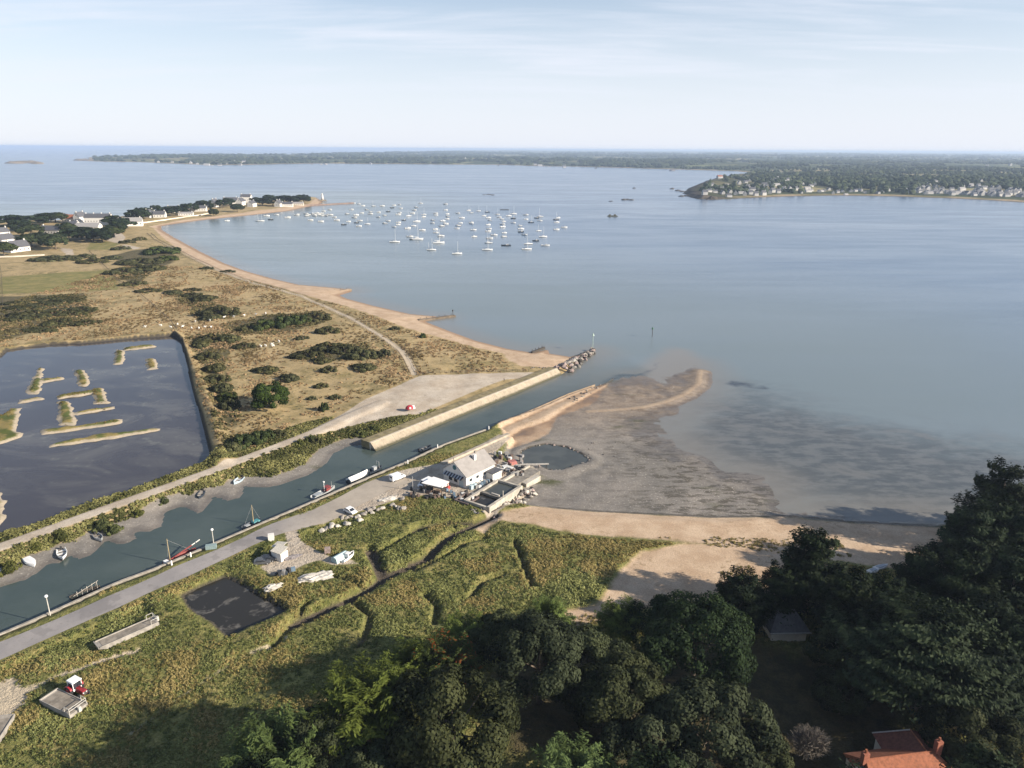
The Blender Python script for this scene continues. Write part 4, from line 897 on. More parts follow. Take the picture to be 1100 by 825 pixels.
tree_px('cypress_tree', 'cyp1', 1085, 640, 11, 1.05, 'broad dark cypress at the right edge of the wood')
tree_px('cypress_tree', 'cyp1', 1055, 680, 9, .85, 'brownish green cypress above the sunlit meadow corner', 1.0)
tree_px('spreading_cypress', 'spread', 995, 712, 10, 1.15, 'huge spreading windswept cypress with pale trunks above the orange roof', 1.0, 0.3)
tree_px('cypress_tree', 'cyp0', 1090, 715, 8, .85, 'yellow green cypress at the right edge above the sunlit meadow corner')
tree_px('holm_oak', 'oak0', 1042, 786, 8, .9, 'dark oak between the orange roofed house and the sunlit meadow')
tree_px('holm_oak', 'oak1', 905, 700, 6, .75, 'low dark tree at the right of the shaded lawn')
for i, (x, y, s) in enumerate([(112, 150, 1.05), (120, 128, 1.1), (126, 168, 1.1), (140, 145, 1.1), (112, 108, 1.0), (128, 92, 1.05), (150, 118, 1.1), (104, 84, .9), (146, 172, 1.1), (66, 78, .9), (48, 76, .85), (20, 78, .9), (-8, 80, .85), (-36, 78, .8)]):
    tree('cypress_tree', 'cyp%d' % (i % 2), (x, y, 2.3), s, 'tall dark cypress of the wood beyond the edge of the view', 'tree', 'cypresses of the wood outside the view')
tree_px('cypress_tree', 'cyp1', 1062, 742, 9, .85, 'dark cypress right of the pale trunks, above the sunlit meadow')
tree_px('holm_oak', 'oak0', 905, 742, 5, .6, 'low dark tree standing in the shaded lawn before the orange roof')  # tree added to darken the lawn, which is only in shade here
dt = thing('dead_tree', G(866, 815) + Vector((0, 0, -.1)), .4, 'leafless grey tree with pale twisted stems beside the orange roofed house', 'tree')
m = MB(); r3 = random.Random(11)
for k in range(3):
    a = k * 2.1; m.tube([(0, 0, -.3), (math.cos(a) * .5, math.sin(a) * .5, 2), (math.cos(a) * 1.3, math.sin(a) * 1.3, 4.0)], [.3, .22, .14], 7)
m.build('trunk', pmat('dead_bark', (0.42, 0.38, 0.33), .95, .25, 3, .5), dt, True)
m = MB()
for k in range(900):
    a = r3.uniform(0, 6.28); el = r3.uniform(-.1, 1.4); q_ = r3.uniform(.5, 1) ** .6; d = Vector((math.cos(a) * math.cos(el), math.sin(a) * math.cos(el), math.sin(el) * .8)); s0 = Vector((0, 0, 3.2)) + Vector((d.x * 3.6, d.y * 3.0, d.z * 2.4)) * q_
    L = r3.uniform(.5, 1.3); d2 = (d + Vector((r3.uniform(-1, 1), r3.uniform(-1, 1), r3.uniform(-.6, .9)))).normalized()
    m.tube([s0 - d2 * L, s0, s0 + d2 * L * .8 + Vector((r3.uniform(-.3, .3), r3.uniform(-.3, .3), .1))], [.055, .045, .02], 3, False)
m.build('branches', pmat('dead_twigs', (0.17, 0.145, 0.12), .95, .3, 1.0), dt)

# shrubs of the dune grassland (cx, cy, width px, kind)
def shrub_px(cx, cy, wpx, hgt, kind, label, group, name='scrub_mound', depth=.8):
    p = G(cx, cy); dist = math.hypot(p.y, p.x, EYE); wm = wpx * dist / FOC * .5
    k = kind if isinstance(kind, str) else 'scrub%d' % kind
    base = {'s': 4.9, 'b': 5.6}[k[0]]
    r = tree(name, k, p + Vector((0, 0, -.15)), (wm / base, wm / base * depth * 1.25, hgt / 2.5 if k[0] == 's' else hgt / 6.3), label, 'shrub', group, random.uniform(-.35, .35))
    return r
shrub_px(290, 437, 38, 8.8, 'bush0', 'big round dark green bush standing alone near the pond corner', None, 'round_bush', .85)
gS = 'dark scrub mounds on the dune grassland'; lS = 'dark scrub mound growing on the dry dune grassland'
for cx, cy, wd_, hg, k in [(235, 338, 42, 4.5, 0), (218, 322, 34, 2.5, 2), (185, 315, 24, 1.8, 2), (206, 318, 22, 2.2, 0), (172, 272, 40, 5.5, 1), (150, 283, 42, 4, 0), (133, 293, 34, 3.5, 0), (160, 290, 36, 3.6, 2), (143, 306, 26, 2.4, 0), (160, 313, 26, 2, 0), (120, 278, 22, 2.5, 2), (178, 280, 26, 4, 1),
    (138, 283, 24, 3, 2), (285, 353, 36, 4.5, 1), (305, 350, 34, 5, 1), (322, 347, 30, 4.2, 1), (338, 343, 34, 3.5, 0), (268, 354, 26, 2.8, 0), (352, 357, 26, 3, 0), (324, 364, 16, 1.5, 0), (262, 373, 24, 2, 0), (228, 366, 34, 3, 0), (245, 366, 30, 2.6, 2), (215, 372, 22, 2.4, 2),
    (330, 383, 36, 2.6, 0), (352, 375, 34, 3, 0), (370, 378, 36, 3.2, 0), (388, 384, 34, 3.4, 0), (345, 389, 26, 2, 2), (412, 382, 16, 3.2, 0), (390, 396, 34, 2, 2), (285, 399, 32, 2, 2), (310, 408, 26, 2.4, 2), (353, 399, 18, 2.4, 0), (345, 416, 16, 1.8, 0), (348, 441, 12, 3, 1), (360, 428, 14, 1.6, 0), (335, 429, 10, 1.4, 0),
    (222, 385, 26, 2.8, 0), (230, 398, 26, 2.6, 2), (234, 410, 26, 2.6, 0), (238, 420, 28, 2.8, 2), (243, 430, 24, 3.0, 1), (247, 438, 22, 3.2, 0), (228, 408, 22, 2, 0), (262, 478, 40, 3.2, 1), (280, 473, 34, 3, 1), (248, 483, 26, 2.2, 2), (298, 468, 20, 2, 0), (340, 476, 14, 2.2, 0), (424, 354, 12, 1.8, 0), (454, 363, 8, 2.5, 1), (225, 343, 24, 2, 2), (207, 312, 18, 1.6, 0), (245, 292, 16, 1.5, 0), (222, 289, 14, 2, 0)]:
    shrub_px(cx, cy, wd_ * .92, hg, k, lS, gS)
for i in range(26):
    cx = random.uniform(2, 94); cy = random.uniform(322, 360 - cx * .08); shrub_px(cx, cy, random.uniform(16, 30), random.uniform(1.2, 2.2), random.choice((0, 2, 0)), 'low dark scrub in the thicket above the salt pond', 'scrub thicket above the salt pond', 'scrub_mound', .6)
gB = 'bushes on the canal bank'; lB = 'leafy green bush on the canal bank beside the pale track'
for cx, cy, wd_, hg in [(8, 613, 20, 1.8), (38, 590, 16, 1.4), (64, 579, 18, 1.9), (108, 567, 20, 1.9), (122, 571, 16, 1.6), (148, 553, 13, 1.2), (175, 540, 16, 1.5), (322, 478, 12, 1.8), (334, 474, 12, 2.0), (388, 467, 18, 1.3), (402, 461, 18, 1.3)]:
    shrub_px(cx, cy, wd_, hg, 'sbank', lB, gB, 'bank_bush', .9)

# ------------------------------------------------------------------ vegetation that nobody could count
def look(A, x, y):
    i = np.clip(np.searchsorted(gx, x), 0, len(gx) - 1); j = np.clip(np.searchsorted(gy, y), 0, len(gy) - 1); return A.reshape(XX.shape)[j, i]
def clump_template(seed, n, r, hgt, up):
    q = np.random.default_rng(seed); d = rdir(n, q); d[:, 2] = np.abs(d[:, 2]); C = d * np.array([r, r, hgt]) * q.uniform(.45, 1, n)[:, None]
    return C, unit(d + .5 * rdir(n, q)), unit(rdir(n, q) + np.array([0, 0, up]))
def cover(name, x, y, s, tint, m, label, cat, seed, n=11, r=.6, hgt=.5, ls=.30, up=.6, K=8):
    q = np.random.default_rng(seed); T = [clump_template(seed + k, n, r, hgt, up) for k in range(K)]; w = q.integers(0, K, len(x)); ang = q.uniform(0, 6.28, len(x))
    C0 = np.array([t[0] for t in T])[w]; N0 = np.array([t[1] for t in T])[w]; T0 = np.array([t[2] for t in T])[w]
    ca, sa = np.cos(ang)[:, None], np.sin(ang)[:, None]
    rot = lambda A: np.stack([A[..., 0] * ca - A[..., 1] * sa, A[..., 0] * sa + A[..., 1] * ca, A[..., 2]], -1)
    C0 = rot(C0) * s[:, None, None] + np.stack([x, y, ground(x, y)], 1)[:, None, :]
    ti = np.clip(tint[:, None] + q.normal(0, .13, (len(x), n)), 0, 1).ravel()
    V, F, t = cards(C0.reshape(-1, 3), rot(N0).reshape(-1, 3), rot(T0).reshape(-1, 3), ls * np.repeat(s, n) * q.uniform(.7, 1.3, len(x) * n), .55, ti)
    return tag(link(name, np_mesh(name, V, F, dict(tint=t)), m), label, cat, None, 'stuff')
q = np.random.default_rng(77)
x = q.uniform(-165, 95, 190000); y = q.uniform(84, 225, 190000)
ml = look(marsh_lump, x, y); lw_ = look(s_lawn, x, y); pn = np.maximum(look(d_ps, x, y), look(s_isl, x, y))
noveg = np.maximum(sdf(x, y, plan([(490, 533), (512, 548), (528, 556), (572, 530), (580, 512), (560, 500), (530, 515)], 2.2), 5), sdf(x, y, plan([(520, 462), (545, 470), (660, 420), (650, 400)], 1.5), 5))
pat = fbm(x, y, 16, 3, 91); pat2 = fbm(x, y, 5, 2, 93)
ok = (noveg < 0) & (ml > .35) & (lw_ < -2) & (pn < -.6) & (np.abs(x) < y * .97) & (q.uniform(size=len(x)) < np.clip(.68 + 1.8 * pat2, .12, 1))
x, y, pat, pat2 = x[ok], y[ok], pat[ok], pat2[ok]
gsel = pat + .4 * pat2 < .13 + .07 * q.normal(size=len(x)) - .16 * np.clip((x - 2) / 16, 0, 1) * np.clip((y - 130) / 20, 0, 1) - .1 * np.clip((-58 - x) / 20, 0, 1)
n1 = 36000
xa, ya = x[gsel][:n1], y[gsel][:n1]; pa = pat[gsel][:n1]; p2 = pat2[gsel][:n1]
cover('marsh_shrubbery', xa, ya, q.uniform(.55, 1.0, len(xa)) * (1 + .8 * np.clip(-pa * 2, 0, .6)), np.clip(.42 + 1.2 * p2, 0, 1), leaf_mat('marsh_leaf', (0.066, 0.082, 0.020), (0.275, 0.275, 0.088), .25), 'green salt marsh shrubs covering the low ground by the creek', 'marsh plants', 101, 14, .66, .34, .19)
xb, yb = x[~gsel][:14000], y[~gsel][:14000]; pb2 = pat2[~gsel][:14000]
t0 = q.uniform(size=(6000, 2)); bx_ = 2 + 85 * t0[:, 0]; by_ = 128 + 48 * t0[:, 1]; bs = look(s_sand, bx_, by_)
kb = (fbm(bx_, by_ * 2.2, 14, 3, 131) > .10) & (bs > -1) & (by_ < 170) & (look(s_lawn, bx_, by_) < -2); kb = np.flatnonzero(kb)[:900]
xb, yb, pb2 = np.r_[xb, bx_[kb]], np.r_[yb, by_[kb]], np.r_[pb2, pb2[:1].repeat(len(kb)) * 0 - .1]
cover('marsh_grass', xb, yb, q.uniform(.6, 1.2, len(xb)) * .8, np.clip(.5 + 1.5 * pb2, 0, 1), leaf_mat('straw_leaf', (0.125, 0.118, 0.034), (0.38, 0.315, 0.120), .3), 'straw and yellow grasses between the green marsh shrubs', 'grass', 103, 16, .6, .5, .20, 1.4)
x = q.uniform(-300, -110, 40000); y = q.uniform(250, 390, 40000)
ok = (look(s_isl, x, y) > 1.1) & (look(d_pb, x, y) > 0) & (q.uniform(size=len(x)) < np.clip(.5 + 3 * fbm(x, y, 14, 2, 92), 0, 1))
x, y = x[ok][:1500], y[ok][:1500]
cover('islet_plants', x, y, q.uniform(.35, .7, len(x)), np.clip(.5 + fbm(x, y, 14, 2, 94) * 2, 0, 1), leaf_mat('islet_leaf', (0.075, 0.082, 0.02), (0.26, 0.21, 0.075), .25), 'rough grass and samphire on the islets of the salt pond', 'pond plants', 111)
x = q.uniform(-150, -30, 60000); y = q.uniform(120, 270, 60000)
ok = (look(d_w, x, y) > .5) & (look(pc, x, y) < -.6) & (look(d_c, x, y) > -26) & (look(s_bank, x, y) < .4) & (look(d_pb, x, y) < -.8) & (look(s_gravel, x, y) < -.6) & (look(h, x, y) > .7)
x, y = x[ok][:6500], y[ok][:6500]
cover('bank_vegetation', x, y, q.uniform(.7, 1.5, len(x)), np.clip(.5 + fbm(x, y, 6, 2, 95) * 1.5, 0, 1), leaf_mat('bank_leaf', (0.055, 0.060, 0.015), (0.26, 0.235, 0.075), .25), 'tangled green growth along the canal bank below the track', 'bank plants', 105)
x = q.uniform(-330, 40, 120000); y = q.uniform(225, 620, 120000)
ok = (look(d_w, x, y) > 14) & (look(s_gravel, x, y) < -1) & (look(s_sand, x, y) < -1.5) & (look(d_pb, x, y) < -2) & (look(s_track, x, y) < 0) & (look(d_c, x, y) < -14) & (q.uniform(size=len(x)) < np.clip(.35 + 2.4 * fbm(x, y, 18, 3, 97), .05, 1))
x, y = x[ok][:11000], y[ok][:11000]
cover('dune_grass', x, y, q.uniform(.6, 1.5, len(x)) * (.7 + y / 900), np.clip(.5 + fbm(x, y, 12, 2, 99) * 1.8, 0, 1), leaf_mat('dune_leaf', (0.17, 0.135, 0.058), (0.46, 0.345, 0.18), .3), 'dry tufted grass spread over the dunes behind the beach', 'grass', 107, 9, .7, .42, .34, 1.2)
x = q.uniform(-330, -40, 60000); y = q.uniform(215, 620, 60000)
ok = (look(s_scrub, x, y) > -2 + 3 * fbm(x, y, 9, 2, 90)) & (look(s_gravel, x, y) < -1) & (look(d_pb, x, y) < -2) & (q.uniform(size=len(x)) < np.clip(.5 + 2.5 * fbm(x, y, 11, 2, 96), .1, 1))
x, y = x[ok][:7000], y[ok][:7000]
cover('low_scrub', x, y, q.uniform(.9, 1.9, len(x)), np.clip(.45 + fbm(x, y, 10, 2, 98) * 1.6, 0, 1), leaf_mat('low_scrub_leaf', (0.040, 0.042, 0.016), (0.150, 0.130, 0.055), .15), 'low brown and green scrub cover on the dune flat', 'scrub', 109, 10, .75, .5, .36, .6)

# ------------------------------------------------------------------ buildings
wwall = pmat('white_render', (0.70, 0.67, 0.62), 0.85, 0.06, 0.8)
cwall = pmat('cream_render', (0.66, 0.60, 0.50), 0.85, 0.08, 0.8)
slate = pmat('grey_slate', (0.105, 0.105, 0.115), 0.6, 0.2, 1.5)
pslate = pmat('pale_slate', (0.30, 0.285, 0.275), 0.7, 0.12, 1.2)
tile = pmat('orange_tile', (0.34, 0.120, 0.060), 0.85, 0.25, 2.0, 0.4)
shade_tile = pmat('shaded_orange_tile', (0.20, 0.075, 0.05), 0.85, 0.25, 2.0, 0.4)  # wing roof tile: shade of its slope put into a darker colour
brick = pmat('red_brick', (0.36, 0.13, 0.08), 0.9, 0.2, 3.0, 0.3)
glass = pmat('window_glass', (0.03, 0.035, 0.045), 0.12, 0.1, 1.0, 0, 0, 0.6)
def gable_house(loc, rz, L, W, Hh_, Rh, label, cat='house', wm=None, rm=None, chim=(-.42, .42), wins=True, group=None, name='white_house', z_over=.3):
    L, W, Hh_, Rh = L * HS, W * HS, Hh_ * HS, Rh * HS
    r = thing(name, loc, rz, label, cat, group); wm = wm or wwall; rm = rm or slate
    prof = [(-W / 2, -1), (W / 2, -1), (W / 2, Hh_), (0, Hh_ + Rh), (-W / 2, Hh_)]
    m = MB(); A = [m.bm.verts.new((-L / 2, a, z)) for a, z in prof]; B = [m.bm.verts.new((L / 2, a, z)) for a, z in prof]
    m.bm.faces.new(A[::-1]); m.bm.faces.new(B)
    for i in (0, 1, 4): j = (i + 1) % 5; m.bm.faces.new((A[i], A[j], B[j], B[i]))
    m.build('walls', wm, r)
    k = Rh / (W / 2); o = .35; e = L / 2 + z_over
    m = MB()
    for s in (1, -1): m.poly([(-e * s, s * (W / 2 + o), Hh_ - o * k + .12), (e * s, s * (W / 2 + o), Hh_ - o * k + .12), (e * s, 0, Hh_ + Rh + .14), (-e * s, 0, Hh_ + Rh + .14)], .12)
    ro = m.build('roof', rm, r)
    for c in chim: MB().box((c * L, 0, Hh_ + Rh + .5), (.9, 1.1, 1.9)).build('chimney', wm, ro)
    if wins:
        for s in (-1, 1):
            n = max(1, int(L / 3.4))
            for i in range(n):
                MB().box((-L / 2 + L * (i + .5) / n, s * (W / 2 + .01), Hh_ * .5), (1.0, .06, 1.3)).build('window', glass, r)
            MB().box((s * (L / 2 + .01), W * .12, Hh_ * .55), (.06, 1.0, 1.3)).build('window', glass, r)
            MB().box((s * (L / 2 + .01), -W * .22, Hh_ * .55), (.06, .9, 1.3)).build('window', glass, r)
            if Rh > 2.5: MB().box((s * (L / 2 + .01), 0, Hh_ + Rh * .35), (.06, .9, 1.1)).build('window', glass, r)
    return r
def HP(px, py): return G(px, py, 2.6)
HS = 1.15
gable_house(HP(19, 270), R(62), 16, 10, 4, 5, 'white gabled house with black slate roof at the field edge')
gable_house(HP(6, 262), R(75), 14, 9, 4.5, 4.5, 'white house at the left frame edge left of the black roofed house')
gable_house(HP(2, 254), R(70), 12, 8, 4.5, 4, 'white house half hidden by trees at the far left frame edge')
gable_house(HP(57, 251), R(-8), 22, 11, 4, 4, 'long white house with wide grey slate roof among the village trees')
gable_house(HP(24, 247), R(5), 20, 8, 3.5, 2.5, 'low white building showing over the dark trees at far left')
gable_house(HP(80, 243.5), R(-5), 10, 8, 3.5, 2.5, 'small plain white house right of the long grey slate roof')
gable_house(HP(76, 239), R(0), 16, 9, 5, 4, 'pinkish cream house behind the small plain white house', 'house', cwall, tile)
gable_house(HP(87, 240), R(80), 12, 8, 8, 5, 'tall narrow white gable beside the row of chimneys')
gable_house(HP(96, 247), R(3), 24, 12, 3.5, 4, 'wide house with pale grey roof below the row of white chimneys', 'house', None, pslate)
gable_house(HP(107, 241), R(6), 28, 11, 8, 4, 'big white block with a row of four white chimneys', 'house', None, slate, (-.46, -.16, .14, .46))
gable_house(HP(140, 242.5), R(20), 26, 10, 5, 4, 'white building at the neck of the village beach', 'house', None, pslate)
gable_house(HP(161, 233.5), R(75), 12, 10, 5, 5, 'white gabled villa with dark roof by the beach promenade')
gable_house(HP(172, 233.5), R(10), 14, 9, 4, 4, 'white cottage right of the gabled villa by the promenade')
gable_house(HP(187, 228.5), R(8), 16, 9, 5, 4, 'cream house showing between the promenade trees', 'house', cwall, slate)
gable_house(HP(200, 231.5), R(12), 18, 6, 3, 1.5, 'low white beach building on the promenade', 'house', None, pslate)
gable_house(HP(214, 227), R(10), 20, 8, 4.5, 3.5, 'white house with grey roof left of the pointed cypress')
gable_house(HP(231, 222.5), R(78), 10, 9, 6, 6, 'tall white gable right of the pointed cypress')
gable_house(HP(248, 219), R(10), 22, 10, 5, 5, 'grey roofed house in trees left of the bright white villa')
gable_house(HP(259, 220.5), R(85), 14, 10, 6, 5, 'white gabled house beside the bright white villa')
gable_house(HP(265, 217.5), R(5), 16, 12, 9, 4, 'bright white villa standing highest on the village spit')
gable_house(HP(271, 222), R(80), 12, 9, 5, 4, 'white gable nearest the shore below the bright white villa')
gable_house(HP(299.5, 222), R(80), 10, 9, 5, 5, 'white gable at the foot of the big tree clump on the spit')
gable_house(HP(309, 222), R(10), 16, 9, 4, 3, 'pale house right of the white gable under the tree clump')
gable_house(HP(320, 220.5), R(10), 18, 7, 3, 2, 'low pinkish house at the end of the village spit', 'house', cwall, pslate)
for i, (px, py, n_) in enumerate([(175, 236, 'pale promenade wall along the village beach')]):
    tag(sweep('promenade_wall', resample(plan([(150, 240.5), (168, 238), (190, 235), (215, 231.5), (232, 228.5)], 2), 15), [(-.4, 0), (.4, 0), (.4, 3.6), (-.4, 3.6)], cwall), n_, 'wall')
lh = thing('lighthouse', P(346.5, 215.5, 1.5), 0, 'small white lighthouse on the rocky point of the spit', 'lighthouse')
MB().box((0, 0, .5), (16, 9, 2.2), .3, 0, .8).build('rock_base', isl_m, lh)
MB().tube([(0, 0, 1.5), (0, 0, 11)], [2.4, 1.7], 14).build('tower', wwall, lh, True)
ln = MB().tube([(0, 0, 11), (0, 0, 11.4)], [2.3, 2.3], 14).build('gallery', pale_m, lh); MB().tube([(0, 0, 11.4), (0, 0, 13.2), (0, 0, 14.2)], [1.2, 1.2, .1], 10).build('lantern', wwall, lh)
tl = 'dark evergreen tree among the houses of the shore village'; tg = 'trees among the shore village houses'
for cx, cy, wd_, k in [(10, 243, 34, 0), (30, 243, 36, 0), (46, 240, 22, 0), (60, 239, 28, 1), (18, 249, 26, 0), (34, 254, 26, 1), (47, 264, 34, 1), (34, 265, 26, 1), (60, 268, 26, 1), (88, 257, 32, 1), (75, 259, 26, 0), (101, 259, 28, 0), (118, 256, 26, 1), (110, 260, 26, 0), (5, 275, 22, 1), (122, 243, 24, 0), (134, 246, 26, 0), (126, 250, 20, 0), (147, 235, 28, 0), (155, 233, 22, 1),
    (167, 230, 14, 0), (179, 232, 22, 0), (193, 231, 22, 0), (205, 228, 22, 0), (222, 225.5, 18, 0), (240, 223, 18, 0), (246, 221, 16, 0), (275, 220, 14, 1), (282, 221, 20, 0), (293, 221, 24, 0), (303, 218, 24, 0), (313, 218, 26, 0), (321, 218, 26, 0), (290, 217, 18, 0), (326, 217, 18, 0), (255, 228, 14, 1), (230, 233, 12, 1), (72, 251, 18, 1), (152, 236, 18, 0), (216, 224, 16, 0)]:
    p = HP(cx, cy); w_ = wd_ * math.hypot(p.y, p.x) / FOC * .42; tree('village_tree', 'town%d' % k, p, (w_ / 5.6, w_ / 5.6, max(.85, min(1.4, w_ / 6.0))), tl, 'tree', tg)
tree('pointed_cypress', 'towncyp', HP(226.5, 226), 1.35, 'pointed dark cypress rising between white village houses')
tree('pointed_cypress', 'towncyp', HP(148, 235), 1.3, 'pointed cypress on the tree clump at the neck of the village')
for cx, cy, wd_ in [(56, 279, 34), (70, 279, 26), (130, 268, 16), (150, 258, 12), (137, 261, 14), (100, 282, 26), (90, 277, 20)]:
    shrub_px(cx, cy, wd_, 3.2, 0, 'dark bush at the edge of the village field', 'bushes along the village field edge', 'field_bush')
# headland village and far shore houses
def small_house_mesh(name, L, W, H_, Rh, rm):
    m = MB(); prof = [(-W / 2, -2), (W / 2, -2), (W / 2, H_), (0, H_ + Rh), (-W / 2, H_)]
    A = [m.bm.verts.new((-L / 2, a, z)) for a, z in prof]; B = [m.bm.verts.new((L / 2, a, z)) for a, z in prof]
    fs = [m.bm.faces.new(A[::-1]), m.bm.faces.new(B)] + [m.bm.faces.new((A[i], A[(i + 1) % 5], B[(i + 1) % 5], B[i])) for i in range(5)]
    for i in (4, 5): fs[i].material_index = 1
    m.box((L * .42, 0, H_ + Rh), (.9, 1.2, 2.0)); o = m.build(name, [pmat('far_render', (0.52, 0.50, 0.47), .85, .2, .1), rm]); me = o.data; bpy.data.objects.remove(o); return me
SH = [small_house_mesh('house_body', 14, 9, 4.5, 4.5, slate), small_house_mesh('house_body', 10, 9, 5.5, 5, slate), small_house_mesh('house_body', 18, 9, 4, 3.5, pslate), small_house_mesh('house_body', 12, 10, 4, 3, tile)]
def far_house(px, py, k, label, group, rz=None, s=1.0, zz=8):
    p = far_base(px, py); z = p.z
    o = bpy.data.objects.new('village_house', SH[k]); col.objects.link(o); o.location = (p.x, p.y, z); o.rotation_euler = (0, 0, rz if rz is not None else random.choice((0.1, 1.4, .3, 1.7))); o.scale = (s,) * 3
    return tag(o, label, 'house', group)
gH = 'white houses on the headland'
for px, py in HEAD_HOUSES: far_house(px, py, r5.choice((0, 1, 1, 2)), 'white house with grey roof crowded on the rocky headland', gH, None, r5.uniform(.75, 1.1))
far_house(773, 191.5, 3, 'red roofed house on top of the rocky headland point', None, .2, 1.5)
far_house(951, 191.5, 0, 'white house alone in the dark woods of the headland, left one', None, 1.3, 1.5); far_house(957, 191.5, 1, 'white house alone in the dark woods of the headland, right one', None, 1.3, 1.2)
for px, py in LOW_HOUSES: far_house(px, py, r5.choice((2, 0, 1)), 'pale low building behind the sandy strip of the headland', 'low buildings behind the headland sand', None, r5.uniform(.5, .8))
gV = 'houses of the right shore village'
for px, py in SHORE_HOUSES: far_house(px, py, r5.choice((0, 1, 1, 2, 0)), 'white house with slate roof in the village along the right shore', gV, None, r5.uniform(.7, 1.05))
gM = 'white houses on the far shore'
for px, py in [(205, 175), (212, 175.6), (222, 176.3), (228, 176.5), (236, 176.2), (243, 175.6), (252, 175), (258, 175.8), (262, 174.5), (303, 173.5), (185, 174), (170, 173.6), (335, 174.5), (345, 174.6), (350, 174.5), (398, 174.5), (575, 176.8), (580, 177), (584, 177.4), (590, 177.6), (606, 178), (720, 181), (723, 181.2), (640, 179.2), (535, 175.8), (432, 172.5), (500, 172.5), (760, 172), (1085, 178), (1060, 179), (860, 174)]:
    far_house(px, py, r5.choice((0, 1, 2)), 'tiny pale house on the wooded far shore', gM, None, r5.uniform(1.0, 1.9))

# the oyster house
oh = thing('oyster_house', (-13.6, 198.2, 2.25), R(50.5), 'white oyster house with pale grey roof and striped awning on its gable', 'house')
L, W, He, Hr = 13.0, 9.6, 4.0, 7.3
m = MB(); prof = [(0, -.3), (W, -.3), (W, He), (W / 2, Hr), (0, He)]
A = [m.bm.verts.new((0, a, z)) for a, z in prof]; B = [m.bm.verts.new((L, a, z)) for a, z in prof]
m.bm.faces.new(A[::-1]); m.bm.faces.new(B)
for i in (0, 1, 4): m.bm.faces.new((A[i], A[(i + 1) % 5], B[(i + 1) % 5], B[i]))
m.build('walls', wwall, oh)
k = (Hr - He) / (W / 2); m = MB()
m.poly([(-.35, -.5, He - .5 * k + .15), (L + .35, -.5, He - .5 * k + .15), (L + .35, W / 2, Hr + .17), (-.35, W / 2, Hr + .17)], .15)
m.poly([(L + .35, W + .5, He - .5 * k + .15), (-.35, W + .5, He - .5 * k + .15), (-.35, W / 2, Hr + .17), (L + .35, W / 2, Hr + .17)], .15)
ro = m.build('roof', pmat('fibre_roof', (0.31, 0.285, 0.265), 0.8, 0.12, .6, .2), oh)
MB().box((7.2, 3.2, Hr - .4), (.9, .8, 2.0)).build('chimney', wwall, ro)
MB().box((9.3, W / 2, Hr + .35), (.6, .5, .7)).build('vent', dconc, ro)
m = MB().tube([(-.03, W / 2, 5.55), (-.10, W / 2, 5.55)], [.75, .75], 20); m.build('round_sign', pmat('teal_paint', (0.03, 0.13, 0.15), .5), oh)
MB().tube([(-.25, W / 2, Hr), (-.25, W / 2, Hr + 1.5)], .12).build('finial', dconc, oh)
for i in range(7):
    y0 = 1.0 + i * 1.12
    MB().poly([(-.03, y0, 3.5), (-.03, y0 + .56, 3.5), (-1.25, y0 + .56, 2.7), (-1.25, y0, 2.7)][::-1], .05).build('awning_dark_stripe', pmat('dark_canvas', (0.03, 0.03, 0.045), .8), oh)
    MB().poly([(-.03, y0 + .56, 3.5), (-.03, y0 + 1.12, 3.5), (-1.25, y0 + 1.12, 2.7), (-1.25, y0 + .56, 2.7)][::-1], .05).build('awning_pale_stripe', pmat('pale_canvas', (0.42, 0.44, 0.47), .8), oh)
MB().box((-.02, 2.1, 1.1), (.08, 1.8, 2.3)).build('door', pmat('pale_blue_paint', (0.42, 0.52, 0.56), .5), oh)
for yy in (4.4, 6.6): MB().box((-.02, yy, 1.5), (.08, 1.4, 1.2)).build('window', glass, oh)
for xx in (2.0, 5.0, 8.2): f = MB().box((xx, -.02, 2.2), (1.3, .08, 1.1)).build('window', pmat('pale_frame', (0.62, 0.62, 0.6), .5), oh); MB().box((xx, -.07, 2.2), (1.05, .04, .85)).build('pane', glass, f)
MB().box((2.0, -.03, 3.3), (2.2, .06, .7)).build('wall_board', pmat('pale_green_board', (0.55, 0.60, 0.53), .6), oh)
an = MB().box((10.8, -1.5, 1.1), (4.2, 3.0, 2.8)).build('annexe', wwall, oh); MB().box((10.8, -1.55, 2.62), (4.5, 3.4, .18), 0, 0, .99).build('annexe_roof', slate, an)
for i, xx in enumerate((.8, 2.2)): MB().box((xx, -1.3, .55), (1.1, 1.0, 1.5)).build('blue_cabinet', pmat('pale_blue_paint', (0.42, 0.52, 0.56), .5), oh)
# open shed with white flat roof
ws = thing('flat_roof_shed', (-22.9, 196.4, 2.25), R(-8.5), 'open shed under a bright white flat roof beside the white van', 'shed')
MB().poly([(-3.8, -1.2, 3.0), (3.0, -2.9, 2.75), (4.2, 1.0, 3.0), (-1.2, 3.2, 3.2)], .14).build('roof', pmat('white_sheet', (0.80, 0.78, 0.75), .6, .04), ws)
for px_, py_ in ((-3.3, -1.0), (2.7, -2.5), (3.7, .8), (-1.0, 2.7)): MB().box((px_, py_, 1.4), (.16, .16, 3.0)).build('post', dwood, ws)
MB().box((-1.3, -1.0, 1.1), (2.4, .12, 1.9), R(-14)).build('back_panel', pmat('dark_panel', (0.07, 0.065, 0.06), .8), ws)
MB().box((1.4, -1.5, .6), (1.6, .9, 1.1), R(-14)).build('counter', pmat('brown_counter', (0.16, 0.11, 0.08), .8), ws)
